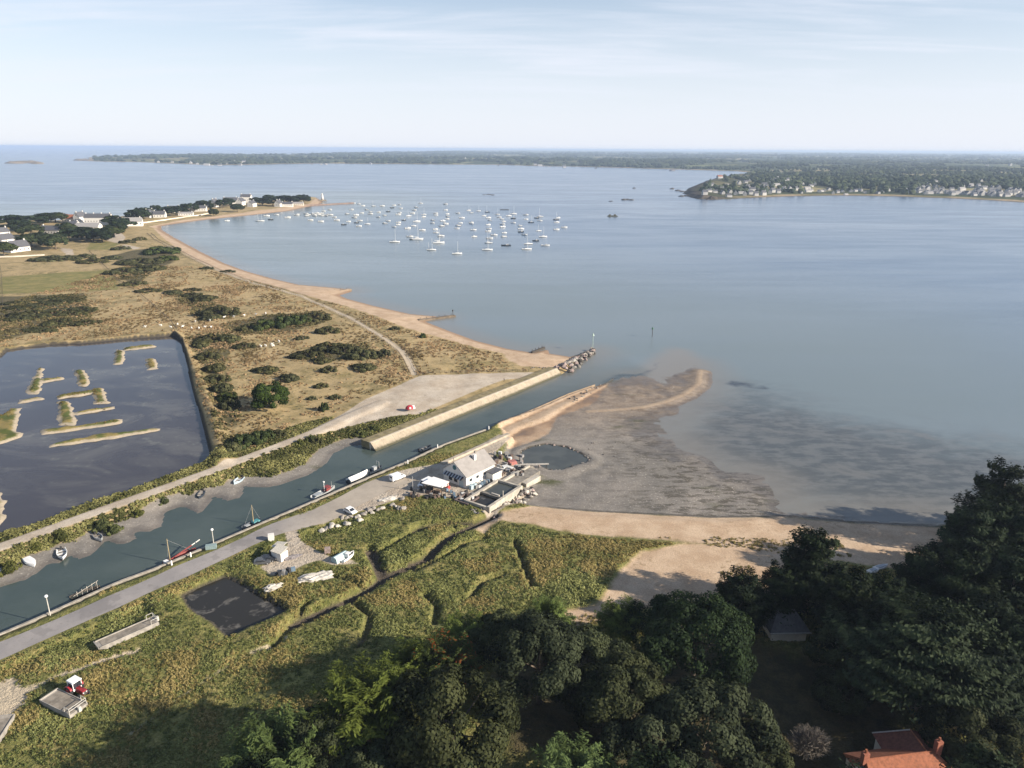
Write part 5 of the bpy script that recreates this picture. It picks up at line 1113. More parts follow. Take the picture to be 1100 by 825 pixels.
# concrete oyster basins
bs = thing('oyster_basin', (-6.1, 184.0, 2.0), R(56.0), 'twin concrete oyster basins of dark water beside the rock revetment', 'basin')
for nm, c, d in (('front_wall', (8.2, .3, .2), (17.0, .9, 2.8)), ('rear_wall', (8.2, 8.7, .25), (17.0, .8, 2.2)), ('side_wall', (-.1, 4.5, .2), (.7, 7.7, 2.4)), ('side_wall', (16.4, 4.5, .2), (.7, 7.7, 2.4)), ('dividing_wall', (7.2, 4.5, .15), (.9, 7.6, 2.2))):
    MB().box(c, d).build(nm, conc if nm != 'dividing_wall' else dconc, bs)
MB().box((3.5, 4.5, .2), (6.5, 7.6, .7)).build('basin_water', dwm, bs); MB().box((11.9, 4.5, .3), (8.2, 7.6, .8)).build('basin_water', rwm, bs)
MB().box((7.6, 3.4, 1.1), (.5, 2.8, .9)).build('sluice_gate', pale_m, bs); MB().tube([(7.2, .4, 1.2), (7.2, .4, 3.6)], .13).build('post', pale_m, bs)
b2 = thing('concrete_tank', (-12.4, 186.9, 2.1), R(56), 'low dark walled concrete tank beside the twin basins', 'tank')
for nm, c, d in (('wall', (2.6, .2, .1), (5.6, .4, 1.6)), ('wall', (2.6, 4.8, .1), (5.6, .4, 1.6)), ('wall', (.0, 2.5, .1), (.4, 4.2, 1.6)), ('wall', (5.2, 2.5, .1), (.4, 4.2, 1.6))): MB().box(c, d).build(nm, pmat('purple_brown_concrete', (0.14, 0.105, 0.095), .9), b2)
MB().box((2.6, 2.5, -.1), (4.8, 4.2, .8)).build('tank_water', dwm, b2)
pr = thing('oyster_pier', (-2.4, 203.2, 2.2), R(53.5), 'long pale concrete beam running from the yard to the round pond', 'pier')
MB().box((6.6, 0, .35), (14, .8, .9)).build('beam', conc, pr); MB().box((6.6, -2.6, -.4), (13, 4.2, 1.2)).build('platform', dconc, pr)
tag(MB().box((0, 0, .1), (7.5, 5.2, 1.9), R(52)).build('concrete_platform', conc, None, False, G(566, 516) + Vector((0, 0, -.1))), 'square concrete platform between the basins and the round pond', 'platform')
rr = random.Random(21)
for i in range(56):
    t = rr.random(); e1 = Vector((math.cos(R(56)), math.sin(R(56)), 0)); e2 = Vector((e1.y, -e1.x, 0)); q_ = rr.random()
    p = Vector((-6.1, 184, 0)) + e1 * (t * 21 - 1) + e2 * (.5 + q_ * 3.2); rock((p.x, p.y, 1.9 - q_ * 1.5), rr.uniform(.55, 1.05), (0, 1, 2, 3, 4), 'grey boulder in the revetment below the oyster basins', 'revetment boulders below the basins', rr)
for i in range(10):
    p = G(rr.uniform(505, 527), rr.uniform(546, 552)); rock(p, rr.uniform(.4, .8), (0, 1, 3), 'grey boulder in the revetment below the oyster basins', 'revetment boulders below the basins', rr)
for zx, zy in [(170, 735), (190, 720), (150, 745), (250, 690), (240, 705), (300, 700), (380, 615), (350, 612), (405, 605), (430, 600), (380, 670), (400, 680), (520, 640), (480, 610), (505, 605), (620, 545), (640, 568), (600, 542), (650, 522), (740, 520), (555, 580), (570, 570), (900, 520), (830, 490), (930, 432), (870, 500), (940, 525), (690, 540)]:
    rock(G(330 + zx / 9.167, 490 + zy / 9.167) + Vector((0, 0, .25)), rr.uniform(.65, 1.15), (1, 0, 1, 4), 'pale boulder lining the marsh side of the road', 'boulders along the road', rr)
for i in range(8):
    p = G(rr.uniform(622, 662), rr.uniform(474, 492))
    rock(p, rr.uniform(.25, .55), (0, 3, 3), 'small dark stone on the mud beyond the round pond', 'stones on the mud beyond the round pond', rr)
for (x_, y_) in resample(np.vstack([plan(pond_round, .8), plan(pond_round, .8)[:1]]), 1.5):
    if rr.random() < .8: p = Vector((x_ + rr.uniform(-.4, .4), y_ + rr.uniform(-.4, .4), .85)); rock(p, rr.uniform(.3, .6), (0, 3, 4, 2), 'stone in the rim of the round pond', 'stones in the rim of the round pond', rr)
# oyster gear
crm = [pmat('grey_crate', (0.28, 0.27, 0.26), .8), pmat('black_crate', (0.035, 0.035, 0.037), .7), pmat('white_crate', (0.66, 0.65, 0.62), .7), pmat('blue_crate', (0.16, 0.23, 0.30), .7), pmat('brown_sacks', (0.17, 0.12, 0.095), .9)]
def crate_proto(mm):
    m = MB()
    for k in range(3): m.box((0, 0, .2 + k * .4), (1.1, .8, .34)); m.box((0, 0, .02 + k * .4), (1.16, .86, .05))
    o = m.build('crate_stack', mm); me = o.data; bpy.data.objects.remove(o); return me
CR = [crate_proto(x_) for x_ in crm]; cname = ['grey', 'black', 'white', 'pale blue', 'brown']
def crate(p, k, where, s=1.0):
    o = bpy.data.objects.new('crate_stack', CR[k]); col.objects.link(o); o.location = p; o.rotation_euler = (0, 0, rr.uniform(0, 3)); o.scale = (s, s, s * rr.uniform(.6, 1.2))
    tag(o, '%s stack of oyster crates %s' % (cname[k], where), 'crates', '%s crate stacks %s' % (cname[k], where))
for i in range(22): crate(G(rr.uniform(510, 531), 0) if 0 else G(512 + (t := rr.random()) * 18, 523 - t * 9 + rr.uniform(-1.5, 2.5)), rr.choice((0, 0, 1, 2, 3, 4)), 'along the sunlit wall of the oyster house', .8)
for i in range(64): crate(G(rr.uniform(528, 562), rr.uniform(488, 512)), rr.choice((0, 0, 1, 4, 4, 2, 0)), 'in the yard behind the oyster house', rr.uniform(.7, 1.1))
for i in range(20): crate(G(rr.uniform(440, 468), rr.uniform(525, 536)), rr.choice((1, 1, 0, 4)), 'around the white roofed shed', .85)
for i in range(16): crate(G(rr.uniform(455, 500), rr.uniform(527, 536)), rr.choice((1, 0, 2, 4, 3)), 'on the ground before the oyster house', .7)
for i in range(10): crate(G(rr.uniform(492, 508), rr.uniform(528, 538)), rr.choice((1, 0, 2, 4)), 'by the dark walled tank', .8)
tag(MB().box((0, 0, .5), (3.0, 2.2, 1.0), .5, 0, .8).build('red_tarpaulin', pmat('faded_red_tarp', (0.40, 0.15, 0.13), .8), None, False, G(550, 498)), 'faded red tarpaulin over gear in the oyster yard', 'tarpaulin')
tag(MB().box((0, 0, .6), (2.0, 1.6, 1.2), .5).build('white_container', pmat('white_crate', (0.66, 0.65, 0.62)), None, False, G(543, 504)), 'white tub among the oyster gear behind the house', 'tub')
jt = thing('pond_jetty', G(559, 500.5), R(4), 'thin pale plank jetty reaching over the round pond', 'jetty'); MB().box((4.5, 0, .5), (9.5, .9, .15)).build('deck', pale_m, jt)
for xx in (.5, 3, 6, 8.5): MB().tube([(xx, 0, -1), (xx, 0, .45)], .1).build('pile', dwood, jt)

# hip roofed house at the foot of the view
hh = thing('hip_roof_house', (0, 0, 2.5), 0, 'house with orange tiled roof and brick chimneys at the bottom edge', 'house')
def V3(px, py, z): p = P(px, py, z); return Vector((p.x, p.y, z - 2.5))
rA, rB = V3(930, 816, 9.0), V3(1003, 807, 9.0); d = (rB - rA).normalized(); nrm = Vector((d.y, -d.x, 0))
eA, eB = rA + nrm * 4.6 + Vector((0, 0, -3.2)) - d * .5, rB + nrm * 4.6 + Vector((0, 0, -3.2)) + d * 3.6
bA, bB = rA - nrm * 4.6 + Vector((0, 0, -3.2)) - d * .5, rB - nrm * 4.6 + Vector((0, 0, -3.2)) + d * 3.6
m = MB(); m.poly([eA, eB, rB, rA]); m.poly([eB, bB, rB]); m.poly([bB, bA, rA, rB]); m.poly([bA, eA, rA]); rf = m.build('roof', tile, hh)
m = MB(); ins = .45
c4 = [eA + d * ins - nrm * ins, eB - d * ins - nrm * ins, bB - d * ins + nrm * ins, bA + d * ins + nrm * ins]
for i in range(4):
    a_, b_ = c4[i], c4[(i + 1) % 4]; m.poly([Vector((a_.x, a_.y, -1)), Vector((b_.x, b_.y, -1)), Vector((b_.x, b_.y, b_.z - .25)), Vector((a_.x, a_.y, a_.z - .25))])
m.build('walls', cwall, hh)
q0, q1 = rB - d * 1.2, V3(978, 784, 8.6); dd_ = (q1 - q0); dd_.z = 0; dd_.normalize(); sd = Vector((-dd_.y, dd_.x, 0))
l0, l1 = q0 + sd * 5.0 + Vector((0, 0, -3.0)), q1 + sd * 5.0 + dd_ * 2 + Vector((0, 0, -2.7)); g0, g1 = q0 - sd * 5.0 + Vector((0, 0, -3.0)), q1 - sd * 5.0 + dd_ * 2 + Vector((0, 0, -2.7))
m = MB(); m.poly([l0, q0, q1, l1]); m.poly([g0, g1, q1, q0]); m.poly([l1, q1, g1]); m.build('wing_roof', shade_tile, hh)
m = MB(); c4 = [l0 - sd * .5, l1 - sd * .5 - dd_ * .5, g1 + sd * .5 - dd_ * .5, g0 + sd * .5]
for i in range(3):
    a_, b_ = c4[i], c4[i + 1]; m.poly([Vector((a_.x, a_.y, -1)), Vector((b_.x, b_.y, -1)), Vector((b_.x, b_.y, b_.z - .2)), Vector((a_.x, a_.y, a_.z - .2))])
m.build('wing_walls', cwall, hh)
pw = pmat('pale_ridge', (0.5, 0.46, 0.42), .8)
for a_, b_ in ((rA, rB), (rB, eB), (q1, l1), (q0, q1)): MB().tube([a_ + Vector((0, 0, .05)), b_ + Vector((0, 0, .05))], .13, 5).build('ridge_tiles', pw if (b_ - l1).length < .1 else tile, rf)
for pt, hgt in ((rB + d * .6, 2.6), (rA - d * .2, 2.0)):
    ch = MB().box(pt + Vector((0, 0, hgt / 2 - .6)), (1.0, .8, hgt), .2).build('chimney', brick, hh); MB().tube([pt + Vector((0, 0, hgt - .6)), pt + Vector((0, 0, hgt))], .2).build('chimney_pot', tile, ch)
MB().poly([eA + d * .3 + Vector((0, 0, .4)), rA + Vector((0, 0, -1.2)) - d * .4, rA - d * 4.0 + Vector((0, 0, -1.4)), eA - d * 4.5][::-1], .15).build('slate_lean_to', slate, hh)
sr = thing('slate_shed', G(847, 690) , R(2), 'small shed with a grey slate hip roof in the shaded garden', 'shed')
MB().box((0, 2.8, 1.2), (7.4, 5.0, 2.6)).build('walls', cwall, sr)
m = MB(); m.poly([(-4.3, -.4, 2.5), (4.3, -.4, 2.5), (1.7, 3.0, 6.0), (-1.7, 3.0, 6.0)]); m.poly([(4.3, -.4, 2.5), (4.3, 6.2, 2.5), (1.7, 3.0, 6.0)]); m.poly([(4.3, 6.2, 2.5), (-4.3, 6.2, 2.5), (-1.7, 3, 6), (1.7, 3, 6)]); m.poly([(-4.3, 6.2, 2.5), (-4.3, -.4, 2.5), (-1.7, 3, 6)])
m.build('roof', pmat('dark_weathered_slate', (0.12, 0.115, 0.115), .85, .2, 1.2), sr); MB().box((0, -.45, 2.5), (8.7, .15, .25)).build('gutter', pw, sr)
for i, (px_, py_, n_) in enumerate([(946, 611, 'white upturned boat glimpsed between the dark trees'), (938, 615, 'smaller white boat next to the upturned boat between the trees')]):
    p = G(px_, py_); o = thing('stored_boat', p + Vector((0, 0, 7 - 7)), .4, n_, 'boat'); MB().hull(4.5 - i, 1.6, .7).build('hull', wwall, o)
    MB().box((0, 0, .85), (2.6 - i, .9, .12)).build('cover', pmat('pale_canvas', (0.42, 0.44, 0.47)), o)
# ------------------------------------------------------------------ vehicles
whitep = pmat('white_car_paint', (0.80, 0.80, 0.79), 0.3, 0.03, 1.0, 0, 0, .5)
tyre = pmat('tyre_rubber', (0.022, 0.022, 0.024), 0.9)
steel = pmat('wheel_steel', (0.42, 0.41, 0.40), 0.5)
def wheel(root, x, y, r_, w_, hub=steel, rim=None):
    t = MB().tube([(x, y - w_ / 2, r_), (x, y + w_ / 2, r_)], r_, 18).build('tyre', tyre, None, False)
    wl = bpy.data.objects.new('wheel', None); bpy.data.objects.remove(wl)
    t.name = 'wheel'; t.parent = root
    MB().tube([(x, y - w_ / 2 - .02, r_), (x, y + w_ / 2 + .02, r_)], r_ * .55, 14).build('rim', hub, t)
def car(loc, rz, label, kind='car', paint=None):
    paint = paint or whitep
    r = thing('parked_van' if kind == 'van' else 'parked_car', loc, rz, label, 'van' if kind == 'van' else 'car')
    if kind == 'van': L, W, prof, gl = 5.0, 1.9, [(-2.5, .35), (2.35, .35), (2.5, .55), (2.45, .95), (1.65, 1.2), (.95, 2.0), (.7, 2.08), (-2.35, 2.12), (-2.5, 1.9)], [(1.58, 1.24), (.98, 1.92), (.78, 1.98), (.78, 1.25)]
    else: L, W, prof, gl = 4.0, 1.75, [(-2.0, .35), (1.9, .35), (2.02, .55), (1.95, .82), (1.05, .98), (.3, 1.46), (-1.1, 1.5), (-1.75, 1.05), (-2.02, .85)], [(.98, 1.0), (.28, 1.42), (-1.06, 1.45), (-1.66, 1.05)]
    b_ = MB().prism(prof, -W / 2, W / 2).build('body', paint, r, False, None, .06)
    zt = max(z for x, z in prof)
    MB().prism(gl if kind != 'van' else gl, -W / 2 - .012, W / 2 + .012).build('side_windows', glass, r)
    if kind == 'van':
        MB().poly([(1.70, -.80, 1.20), (1.70, .80, 1.20), (1.02, .74, 1.98), (1.02, -.74, 1.98)], .03).build('windscreen', glass, r)
        MB().box((-2.515, 0, 1.5), (.03, 1.3, .5)).build('rear_window', glass, r)
    else:
        MB().poly([(1.10, -.74, 1.0), (1.10, .74, 1.0), (.35, .66, 1.46), (.35, -.66, 1.46)], .03).build('windscreen', glass, r)
        MB().poly([(-1.80, .72, 1.06), (-1.80, -.72, 1.06), (-1.18, -.64, 1.50), (-1.18, .64, 1.50)], .03).build('rear_window', glass, r)
    for sx in (L * .31, -L * .31):
        for sy in (-W / 2 + .08, W / 2 - .08): wheel(r, sx, sy, .32, .2)
    for sy in (-.62, .62):
        MB().box((L / 2 - .02, sy, .68), (.06, .32, .16)).build('headlight', pmat('lamp_glass', (.7, .7, .68), .15), r); MB().box((-L / 2 + .01, sy, .78), (.05, .25, .18)).build('tail_light', pmat('red_lamp', (.35, .02, .02), .3), r)
    return r
z0 = Vector((0, 0, .06))
car(P(376.5, 551, 2.3) + z0, R(-38), 'small white hatchback parked on the road edge by the pale boulders')
car(P(427, 515, 2.3) + z0, R(47), 'white van parked on the grass verge of the canal', 'van')
car(P(457, 522, 2.3) + z0, R(-128), 'white van parked in the house shadow beside the flat white roof', 'van')
car(P(288, 602.5, 2.2), R(10), 'dark car parked at the far left of the gravel yard', 'car', pmat('dark_car_paint', (0.035, 0.04, 0.05), .3))
car(P(282, 605.5, 2.2), R(14), 'dark car nearest the small pond in the gravel yard', 'car', pmat('grey_car_paint', (0.10, 0.105, 0.115), .3))
ka = thing('food_kiosk', P(478, 524, 2.3), R(50), 'small white kiosk with a red sloping front in the house shadow', 'kiosk')
MB().box((0, 0, 1.0), (1.6, 1.5, 2.0)).build('cabin', wwall, ka); MB().poly([(-.9, -.85, 1.35), (.9, -.85, 1.35), (.9, -.2, 2.1), (-.9, -.2, 2.1)], .08).build('red_roof', pmat('red_canvas', (0.42, 0.07, 0.06), .7), ka); MB().box((0, -1.3, .5), (1.4, .5, .9)).build('counter', pmat('red_canvas', (0.42, 0.07, 0.06)), ka)
# tractor
tr = thing('tractor', P(84, 745, 2.4) - Vector((0, 0, 0.0)), R(-28), 'old red tractor with white cab standing in the grass beside a flat boat', 'tractor')
tr.location.z = float(ground(tr.location.x, tr.location.y)) + .05; tr.scale = (1.15,) * 3
red = pmat('tractor_red', (0.30, 0.022, 0.030), .45, .2, 2)
MB().box((1.15, 0, 1.05), (1.9, .75, .75)).build('bonnet', red, tr, False, None, .06); MB().box((2.12, 0, 1.0), (.06, .6, .55)).build('grille', pmat('dark_panel', (.07, .065, .06)), tr)
MB().box((.2, 0, .75), (3.2, .55, .45)).build('chassis', pmat('dark_panel', (.07, .065, .06)), tr)
cb = MB()
for x_, y_ in ((-1.15, -.68), (-1.15, .68), (.25, -.68), (.25, .68)): cb.box((x_, y_, 1.75), (.09, .09, 1.5))
cb.box((-.45, 0, 1.1), (1.45, 1.4, .3)); cb.build('cab_frame', whitep, tr)
MB().box((-.45, 0, 2.55), (1.7, 1.62, .18), 0, 0, .9).build('cab_roof', whitep, tr)
MB().box((-.45, 0, 1.85), (1.36, 1.3, 1.15)).build('cab_glass', glass, tr)
for s in (-1, 1):
    wheel(tr, -.75, s * .92, .82, .42, red); wheel(tr, 1.55, s * .72, .46, .26, whitep)
    MB().prism([(-1.65, .95), (-1.35, 1.55), (-.6, 1.78), (0, 1.5), (.12, 1.2), (0, 1.2), (-.2, 1.4), (-.7, 1.66), (-1.25, 1.45), (-1.5, .95)], s * .72 - (.0 if s > 0 else .4), s * .72 + (.4 if s > 0 else 0)).build('mudguard', red, tr)
MB().tube([(1.2, .25, 1.4), (1.2, .25, 2.3)], .05).build('exhaust', tyre, tr)
for s in (-1, 1): MB().box((2.12, s * .26, 1.15), (.08, .18, .18)).build('headlight', pmat('lamp_glass', (.7, .7, .68)), tr)

# ------------------------------------------------------------------ working boats ashore and along the canal
alu = pmat('dull_aluminium', (0.36, 0.33, 0.29), .6, .25, .8, .1)
def scow(loc, rz, L, W, label, rails=True, mm=None, name='oyster_barge'):
    r = thing(name, loc, rz, label, 'barge'); mm = mm or alu
    o = L / 2; pr_ = [(-o, .15), (o * .72, .0), (o, .75), (o, .85), (-o, .85)]
    MB().prism(pr_, -W / 2, W / 2).build('hull', mm, r)
    MB().box((-.2, 0, .87), (L * .88, W * .86, .05)).build('deck', pmat('worn_deck', (0.27, 0.235, 0.19), .9, .3, .7), r)
    m = MB()
    for s in (-1, 1): m.box((-.1, s * (W / 2 - .06), .96), (L * .96, .12, .24))
    m.box((o - .1, 0, .98), (.2, W, .28)); m.build('gunwale', mm, r)
    if rails:
        m = MB()
        for s in (-1, 1):
            for x_ in (-o + .15, -o + 1.5): m.tube([(x_, s * (W / 2 - .15), .8), (x_, s * (W / 2 - .15), 2.0)], .06, 5)
            m.tube([(-o + .15, s * (W / 2 - .15), 2.0), (-o + 1.5, s * (W / 2 - .15), 2.0)], .06, 5)
        for z_ in (1.5, 2.0): m.tube([(-o + .15, -W / 2 + .15, z_), (-o + .15, W / 2 - .15, z_)], .06, 5)
        m.build('rail', pmat('pale_rail', (0.55, 0.52, 0.46), .6), r); MB().box((-o - .25, 0, 1.0), (.5, .5, 1.0)).build('outboard_motor', pmat('pale_rail', (0.55, 0.52, 0.46)), r)
    return r
def on(px, py, dz=0): p = G(px, py); return p + Vector((0, 0, dz))
scow(on(137, 683), R(227), 12.0, 2.9, 'long grey beige flat barge left in the rough grass by the road', True)
scow(on(69, 758), R(155), 8.4, 3.5, 'wide grey flat boat drawn up beside the red tractor', True)
scow(on(-3, 790), R(100), 7.5, 2.8, 'grey flat boat cut off by the left edge of the frame', True)
white_h = pmat('white_gelcoat', (0.78, 0.77, 0.74), .35, .06, 1.0)
grey_h = pmat('grey_hull', (0.36, 0.37, 0.37), .5, .1, 1.0); dark_h = pmat('dark_hull', (0.035, 0.045, 0.06), .4); blue_h = pmat('blue_white_hull', (0.45, 0.55, 0.62), .4)
teal = pmat('turquoise_paint', (0.07, 0.25, 0.27), .5, .1); redb = pmat('red_paint', (0.24, 0.05, 0.045), .5, .15); wood_v = pmat('varnished_spar', (0.42, 0.33, 0.19), .5, .15)
def dinghy(loc, rz, L, B, label, mm, inside=None, motor=True, cover=None, tilt=0.0):
    r = thing('small_boat', loc, rz, label, 'boat'); r.scale = (1.15,) * 3; r.rotation_euler = (tilt, 0, rz)
    MB().hull(L, B, .75, .25, .25 if cover is None else None).build('hull', mm, r)
    if cover: MB().hull(L * .9, B * .86, .22, -.0, None).build('cover', cover, r, False, (0, 0, .72))
    else:
        for k in (-.18, .12): MB().box((k * L, 0, .5), (.35, B * .8, .07)).build('thwart', inside or wood, r)
    if motor: mo = MB().box((-L / 2 - .12, 0, .85), (.35, .4, .5)).build('outboard_motor', tyre, r); MB().box((-L / 2 - .15, 0, .3), (.16, .12, .8)).build('shaft', tyre, mo)
    return r
dinghy(P(1, 615, .35), R(-30), 5.0, 2.0, 'white motorboat on the mud bank at the left frame edge', white_h, None, False, white_h)
dinghy(P(33, 606, .3), R(-38), 4.6, 2.0, 'rounded white boat under a white cover on the canal mud bank', white_h, None, False, white_h)
dinghy(P(67, 597, .3), R(-55), 4.8, 2.1, 'white open boat with dark cluttered inside on the canal mud bank', white_h, dwood)
dinghy(P(106, 579, .25), R(-42), 4.0, 1.7, 'small grey open boat drawn into a gap of the bushy bank', grey_h)
dinghy(P(216, 533, .2), R(-80), 4.4, 1.9, 'dark open boat with gear and engine on the bend of the mud bank', dark_h, pale_m)
dinghy(P(256, 518, .25), R(-100), 4.2, 2.0, 'blue and white open boat alone on the pale mud', blue_h, white_h)
dinghy(P(311, 500, .25), R(-33), 5.6, 1.9, 'long white flat boat near the upper end of the mud bank', white_h, grey_h)
dinghy(P(457, 483, .02), R(50), 5.0, 1.7, 'dark moored dinghy against the quay opposite the oyster house', dark_h, pale_m)
wk = thing('sunken_boat', P(92, 637, 0), R(50), 'half sunk wooden boat with pale bare ribs at the quay', 'boat')
MB().hull(6.5, 2.0, .45, .5, -.1).build('hull', dwood, wk)
m = MB()
for k in range(5): x_ = -2 + k * 1.1; m.tube([(x_, -.8, .2), (x_ + .2, -.2, 1.3 + .15 * k), (x_, .8, .2)], .07, 5)
m.tube([(-2.6, 0, .4), (3.0, 0, 1.9)], .07, 5); m.build('ribs', pale_m, wk)
def rig(r, x, hgt, mm, boom=None, bm_=None, stays=True, L=6):
    ma = MB().tube([(x, 0, .4), (x, 0, hgt)], [.15, .09], 7).build('mast', mm, r)
    if boom: MB().tube([(x - .1, 0, 1.3), (x - boom, 0, 1.6)] if boom > 0 else [(x, 0, 1.2), (x - boom, 0, 2.2)], .14, 7).build('boom', bm_ or mm, r)
    if stays:
        for q_ in ((L * .5, 0, .9), (-L * .48, 0, .9)): MB().tube([(x, 0, hgt * .95), q_], .022, 4).build('stay', steel, ma)
    return ma
sb = thing('old_sailing_boat', P(194, 600, 0), R(56), 'old wooden sailing boat with thick mast and red hull beside the quay', 'boat')
MB().hull(10.5, 2.4, 1.0, .5, .45, 2.4, .7).build('hull', redb, sb); sb.scale = (.85,) * 3; rig(sb, -3.2, 8.2, wood_v, None, None, True, 8)
MB().tube([(-3.0, 0, 1.2), (4.0, 0, 2.6)], .2, 7).build('rolled_sail', redb, sb); MB().tube([(4.0, 0, 2.6), (6.8, 0, 3.2)], .16, 7).build('lowered_spar', pmat('white_spar', (.7, .68, .62), .5), sb); MB().box((-4.4, 0, 1.1), (1.2, 1.5, .8)).build('cuddy', white_h, sb)
tq = thing('turquoise_boat', P(271, 564.5, 0), R(56), 'small fishing boat with turquoise deck and one mast at the quay', 'boat')
MB().hull(7.0, 2.4, 1.0, .4, .5).build('hull', dark_h, tq); MB().box((1.4, 0, 1.0), (2.6, 1.7, .5), 0, 0, .85).build('foredeck', teal, tq); tq.scale = (.85,) * 3; rig(tq, .6, 7.2, wood_v, None, None, True, 6.5)
MB().box((-1.8, 0, .75), (1.6, 1.3, .5)).build('gear_box', grey_h, tq)
rf_ = thing('fishing_boat', P(348, 530.5, 0), R(57), 'grey fishing boat with a red wheelhouse full of gear at the quay', 'boat')
MB().hull(10.5, 2.9, 1.1, .5, .45, 2.0).build('hull', grey_h, rf_); rf_.scale = (.85,) * 3; wh = MB().box((1.6, 0, 1.5), (2.2, 1.9, 1.7), 0, 0, .93).build('wheelhouse', redb, rf_); MB().box((1.6, 0, 1.9), (2.26, 1.8, .5)).build('window', glass, wh)
MB().tube([(.3, 0, 1), (.3, 0, 4.6)], .09).build('mast', white_h, rf_); MB().box((.3, 0, 4.6), (.5, .5, .4)).build('radar', white_h, rf_)
for k in range(3): MB().tube([(3.0 + .6 * k, -.9 + .6 * k, .8), (3.3 + .5 * k, -.6 + .6 * k, 3.0)], .06).build('gear_pole', steel, rf_)
MB().box((-2.8, 0, .95), (3.0, 1.8, .5)).build('net_heap', pmat('pale_net', (.35, .38, .40), .9, .3, 3), rf_)
cvb = thing('covered_boat', P(385, 516, 0), R(52), 'boat under a bright white cover moored at the quay', 'boat')
MB().hull(8.2, 2.8, 1.0, .4, None).build('hull', dark_h, cvb)
m = MB().hull(7.8, 2.9, .9, 0.0, None, 2.2, .9); 
for v in m.bm.verts: v.co.z = 1.0 + max(0, v.co.z) * .6 + (0.75 if abs(v.co.y) < .1 else 0)
m.build('white_cover', white_h, cvb)
sd_ = thing('work_boat', P(403, 506.5, 0), R(52), 'small dark work boat with a gantry ahead of the white covered boat', 'boat')
MB().hull(6.0, 2.2, 1.0, .4, .4).build('hull', dark_h, sd_); MB().box((-.3, 0, 1.2), (1.3, 1.2, 1.3)).build('cabin', grey_h, sd_)
MB().tube([(1.2, -.7, .8), (1.2, -.6, 3.2), (1.2, .6, 3.2), (1.2, .7, .8)], .08).build('gantry', steel, sd_)
pl_ = MB().box((0, 0, .2), (6.0, 1.0, .4)).build('floating_pontoon', pmat('pale_rail', (0.55, 0.52, 0.46)), None, False, P(241, 581.5, .4)); pl_.rotation_euler = (0, 0, R(52)); pl_.location.z = .3; tag(pl_, 'pale floating pontoon at the quay right of the second lamp post', 'pontoon')
lb = thing('yard_boat', P(374, 600, 2.2), R(62), 'small white cabin boat on the gravel yard beside a teal cover', 'boat')
MB().hull(4.6, 1.9, .9, .3, .5).build('hull', white_h, lb); MB().box((0, 0, 1.2), (1.5, 1.4, .9), 0, 0, .8).build('cabin', white_h, lb); MB().box((.3, 0, 1.3), (1.3, 1.44, .4)).build('window', glass, lb)
tag(MB().prism([(-1.1, 0), (1.1, 0), (.9, 1.2), (0, 1.6), (-.9, 1.2)], -2.0, 2.0).build('covered_trailer', pmat('pale_teal_cover', (.48, .60, .60), .6), None, False, P(365.5, 601, 2.2)), 'trailer under a pale teal cover in the gravel yard', 'trailer')
bpy.data.objects['covered_trailer'].rotation_euler = (0, 0, R(-35))
hu = thing('work_hut', P(301, 600, 2.2), R(-28), 'small cream work hut with a lean-to roof in the gravel yard', 'hut')
MB().box((0, 0, 1.1), (3.2, 2.4, 2.3)).build('walls', wwall, hu); MB().poly([(-1.7, -1.4, 2.4), (1.7, -1.4, 2.4), (1.7, 1.4, 3.1), (-1.7, 1.4, 3.1)], .1).build('roof', pmat('cream_sheet', (.62, .57, .48), .8), hu)
MB().box((-2.3, .2, 1.0), (1.3, 2.0, 1.6)).build('side_store', dwood, hu); MB().poly([(-3.2, .4, 2.3), (-.2, .8, 2.6), (-.2, 3.0, 3.1), (-3.2, 2.6, 2.7)], .1).build('lean_to_roof', pmat('cream_sheet', (.62, .57, .48)), hu)
tag(MB().box((0, 0, .8), (1.5, 1.2, 1.8), .3).build('utility_cabinet', wwall, None, False, P(291.5, 580, 2.3)), 'white roadside cabinet at the corner of the gravel yard', 'cabinet')
tag(MB().box((0, 0, .7), (1.4, 1.2, 1.6), .2).build('stone_block', pink_m, None, False, P(352, 594, 2.2)), 'pinkish block at the top of the gravel yard', 'block')
def heap(px, py, r_, hgt, mm, label, seed):
    V, F = ico_template(3); q_ = np.random.default_rng(seed); k = 1 + 1.1 * fbm(V[:, 0] * 4 + 9, V[:, 1] * 4 + V[:, 2] * 2, 1.0, 3, seed)[:, None] + .10 * q_.normal(size=(len(V), 1))
    o = link('rubble_heap', np_mesh('rubble_heap', V * k * np.array([r_, r_ * .45, hgt]), F), mm, None, G(px, py)); o.rotation_euler = (0, 0, R(30)); tag(o, label, 'heap')
chalk = pmat('chalky_rubble', (.56, .52, .46), .9, .25, 2.0, .5)
heap(340, 620, 4.5, .9, chalk, 'long heap of chalky white rubble at the lower side of the yard', 5)
heap(294, 631, 2.2, .7, chalk, 'white rubble heap at the right corner of the small pond', 6)
heap(313, 599, 2.6, .5, pmat('mixed_junk', (.30, .27, .27), .9, .4, 4.0, .5), 'scattered grey junk beside the cream work hut', 7)
heap(418, 536, 2.5, .6, chalk, 'pale rubble heap beside the road at the marsh edge', 8)
heap(303, 617, 1.8, 1.0, dark_h, 'dark heap of scrap below the gravel yard', 9)
for i in range(4): crate(G(300 + i * 5, 619 - i * 2), (1, 0, 1, 3)[i], 'at the lower edge of the gravel yard', .9)

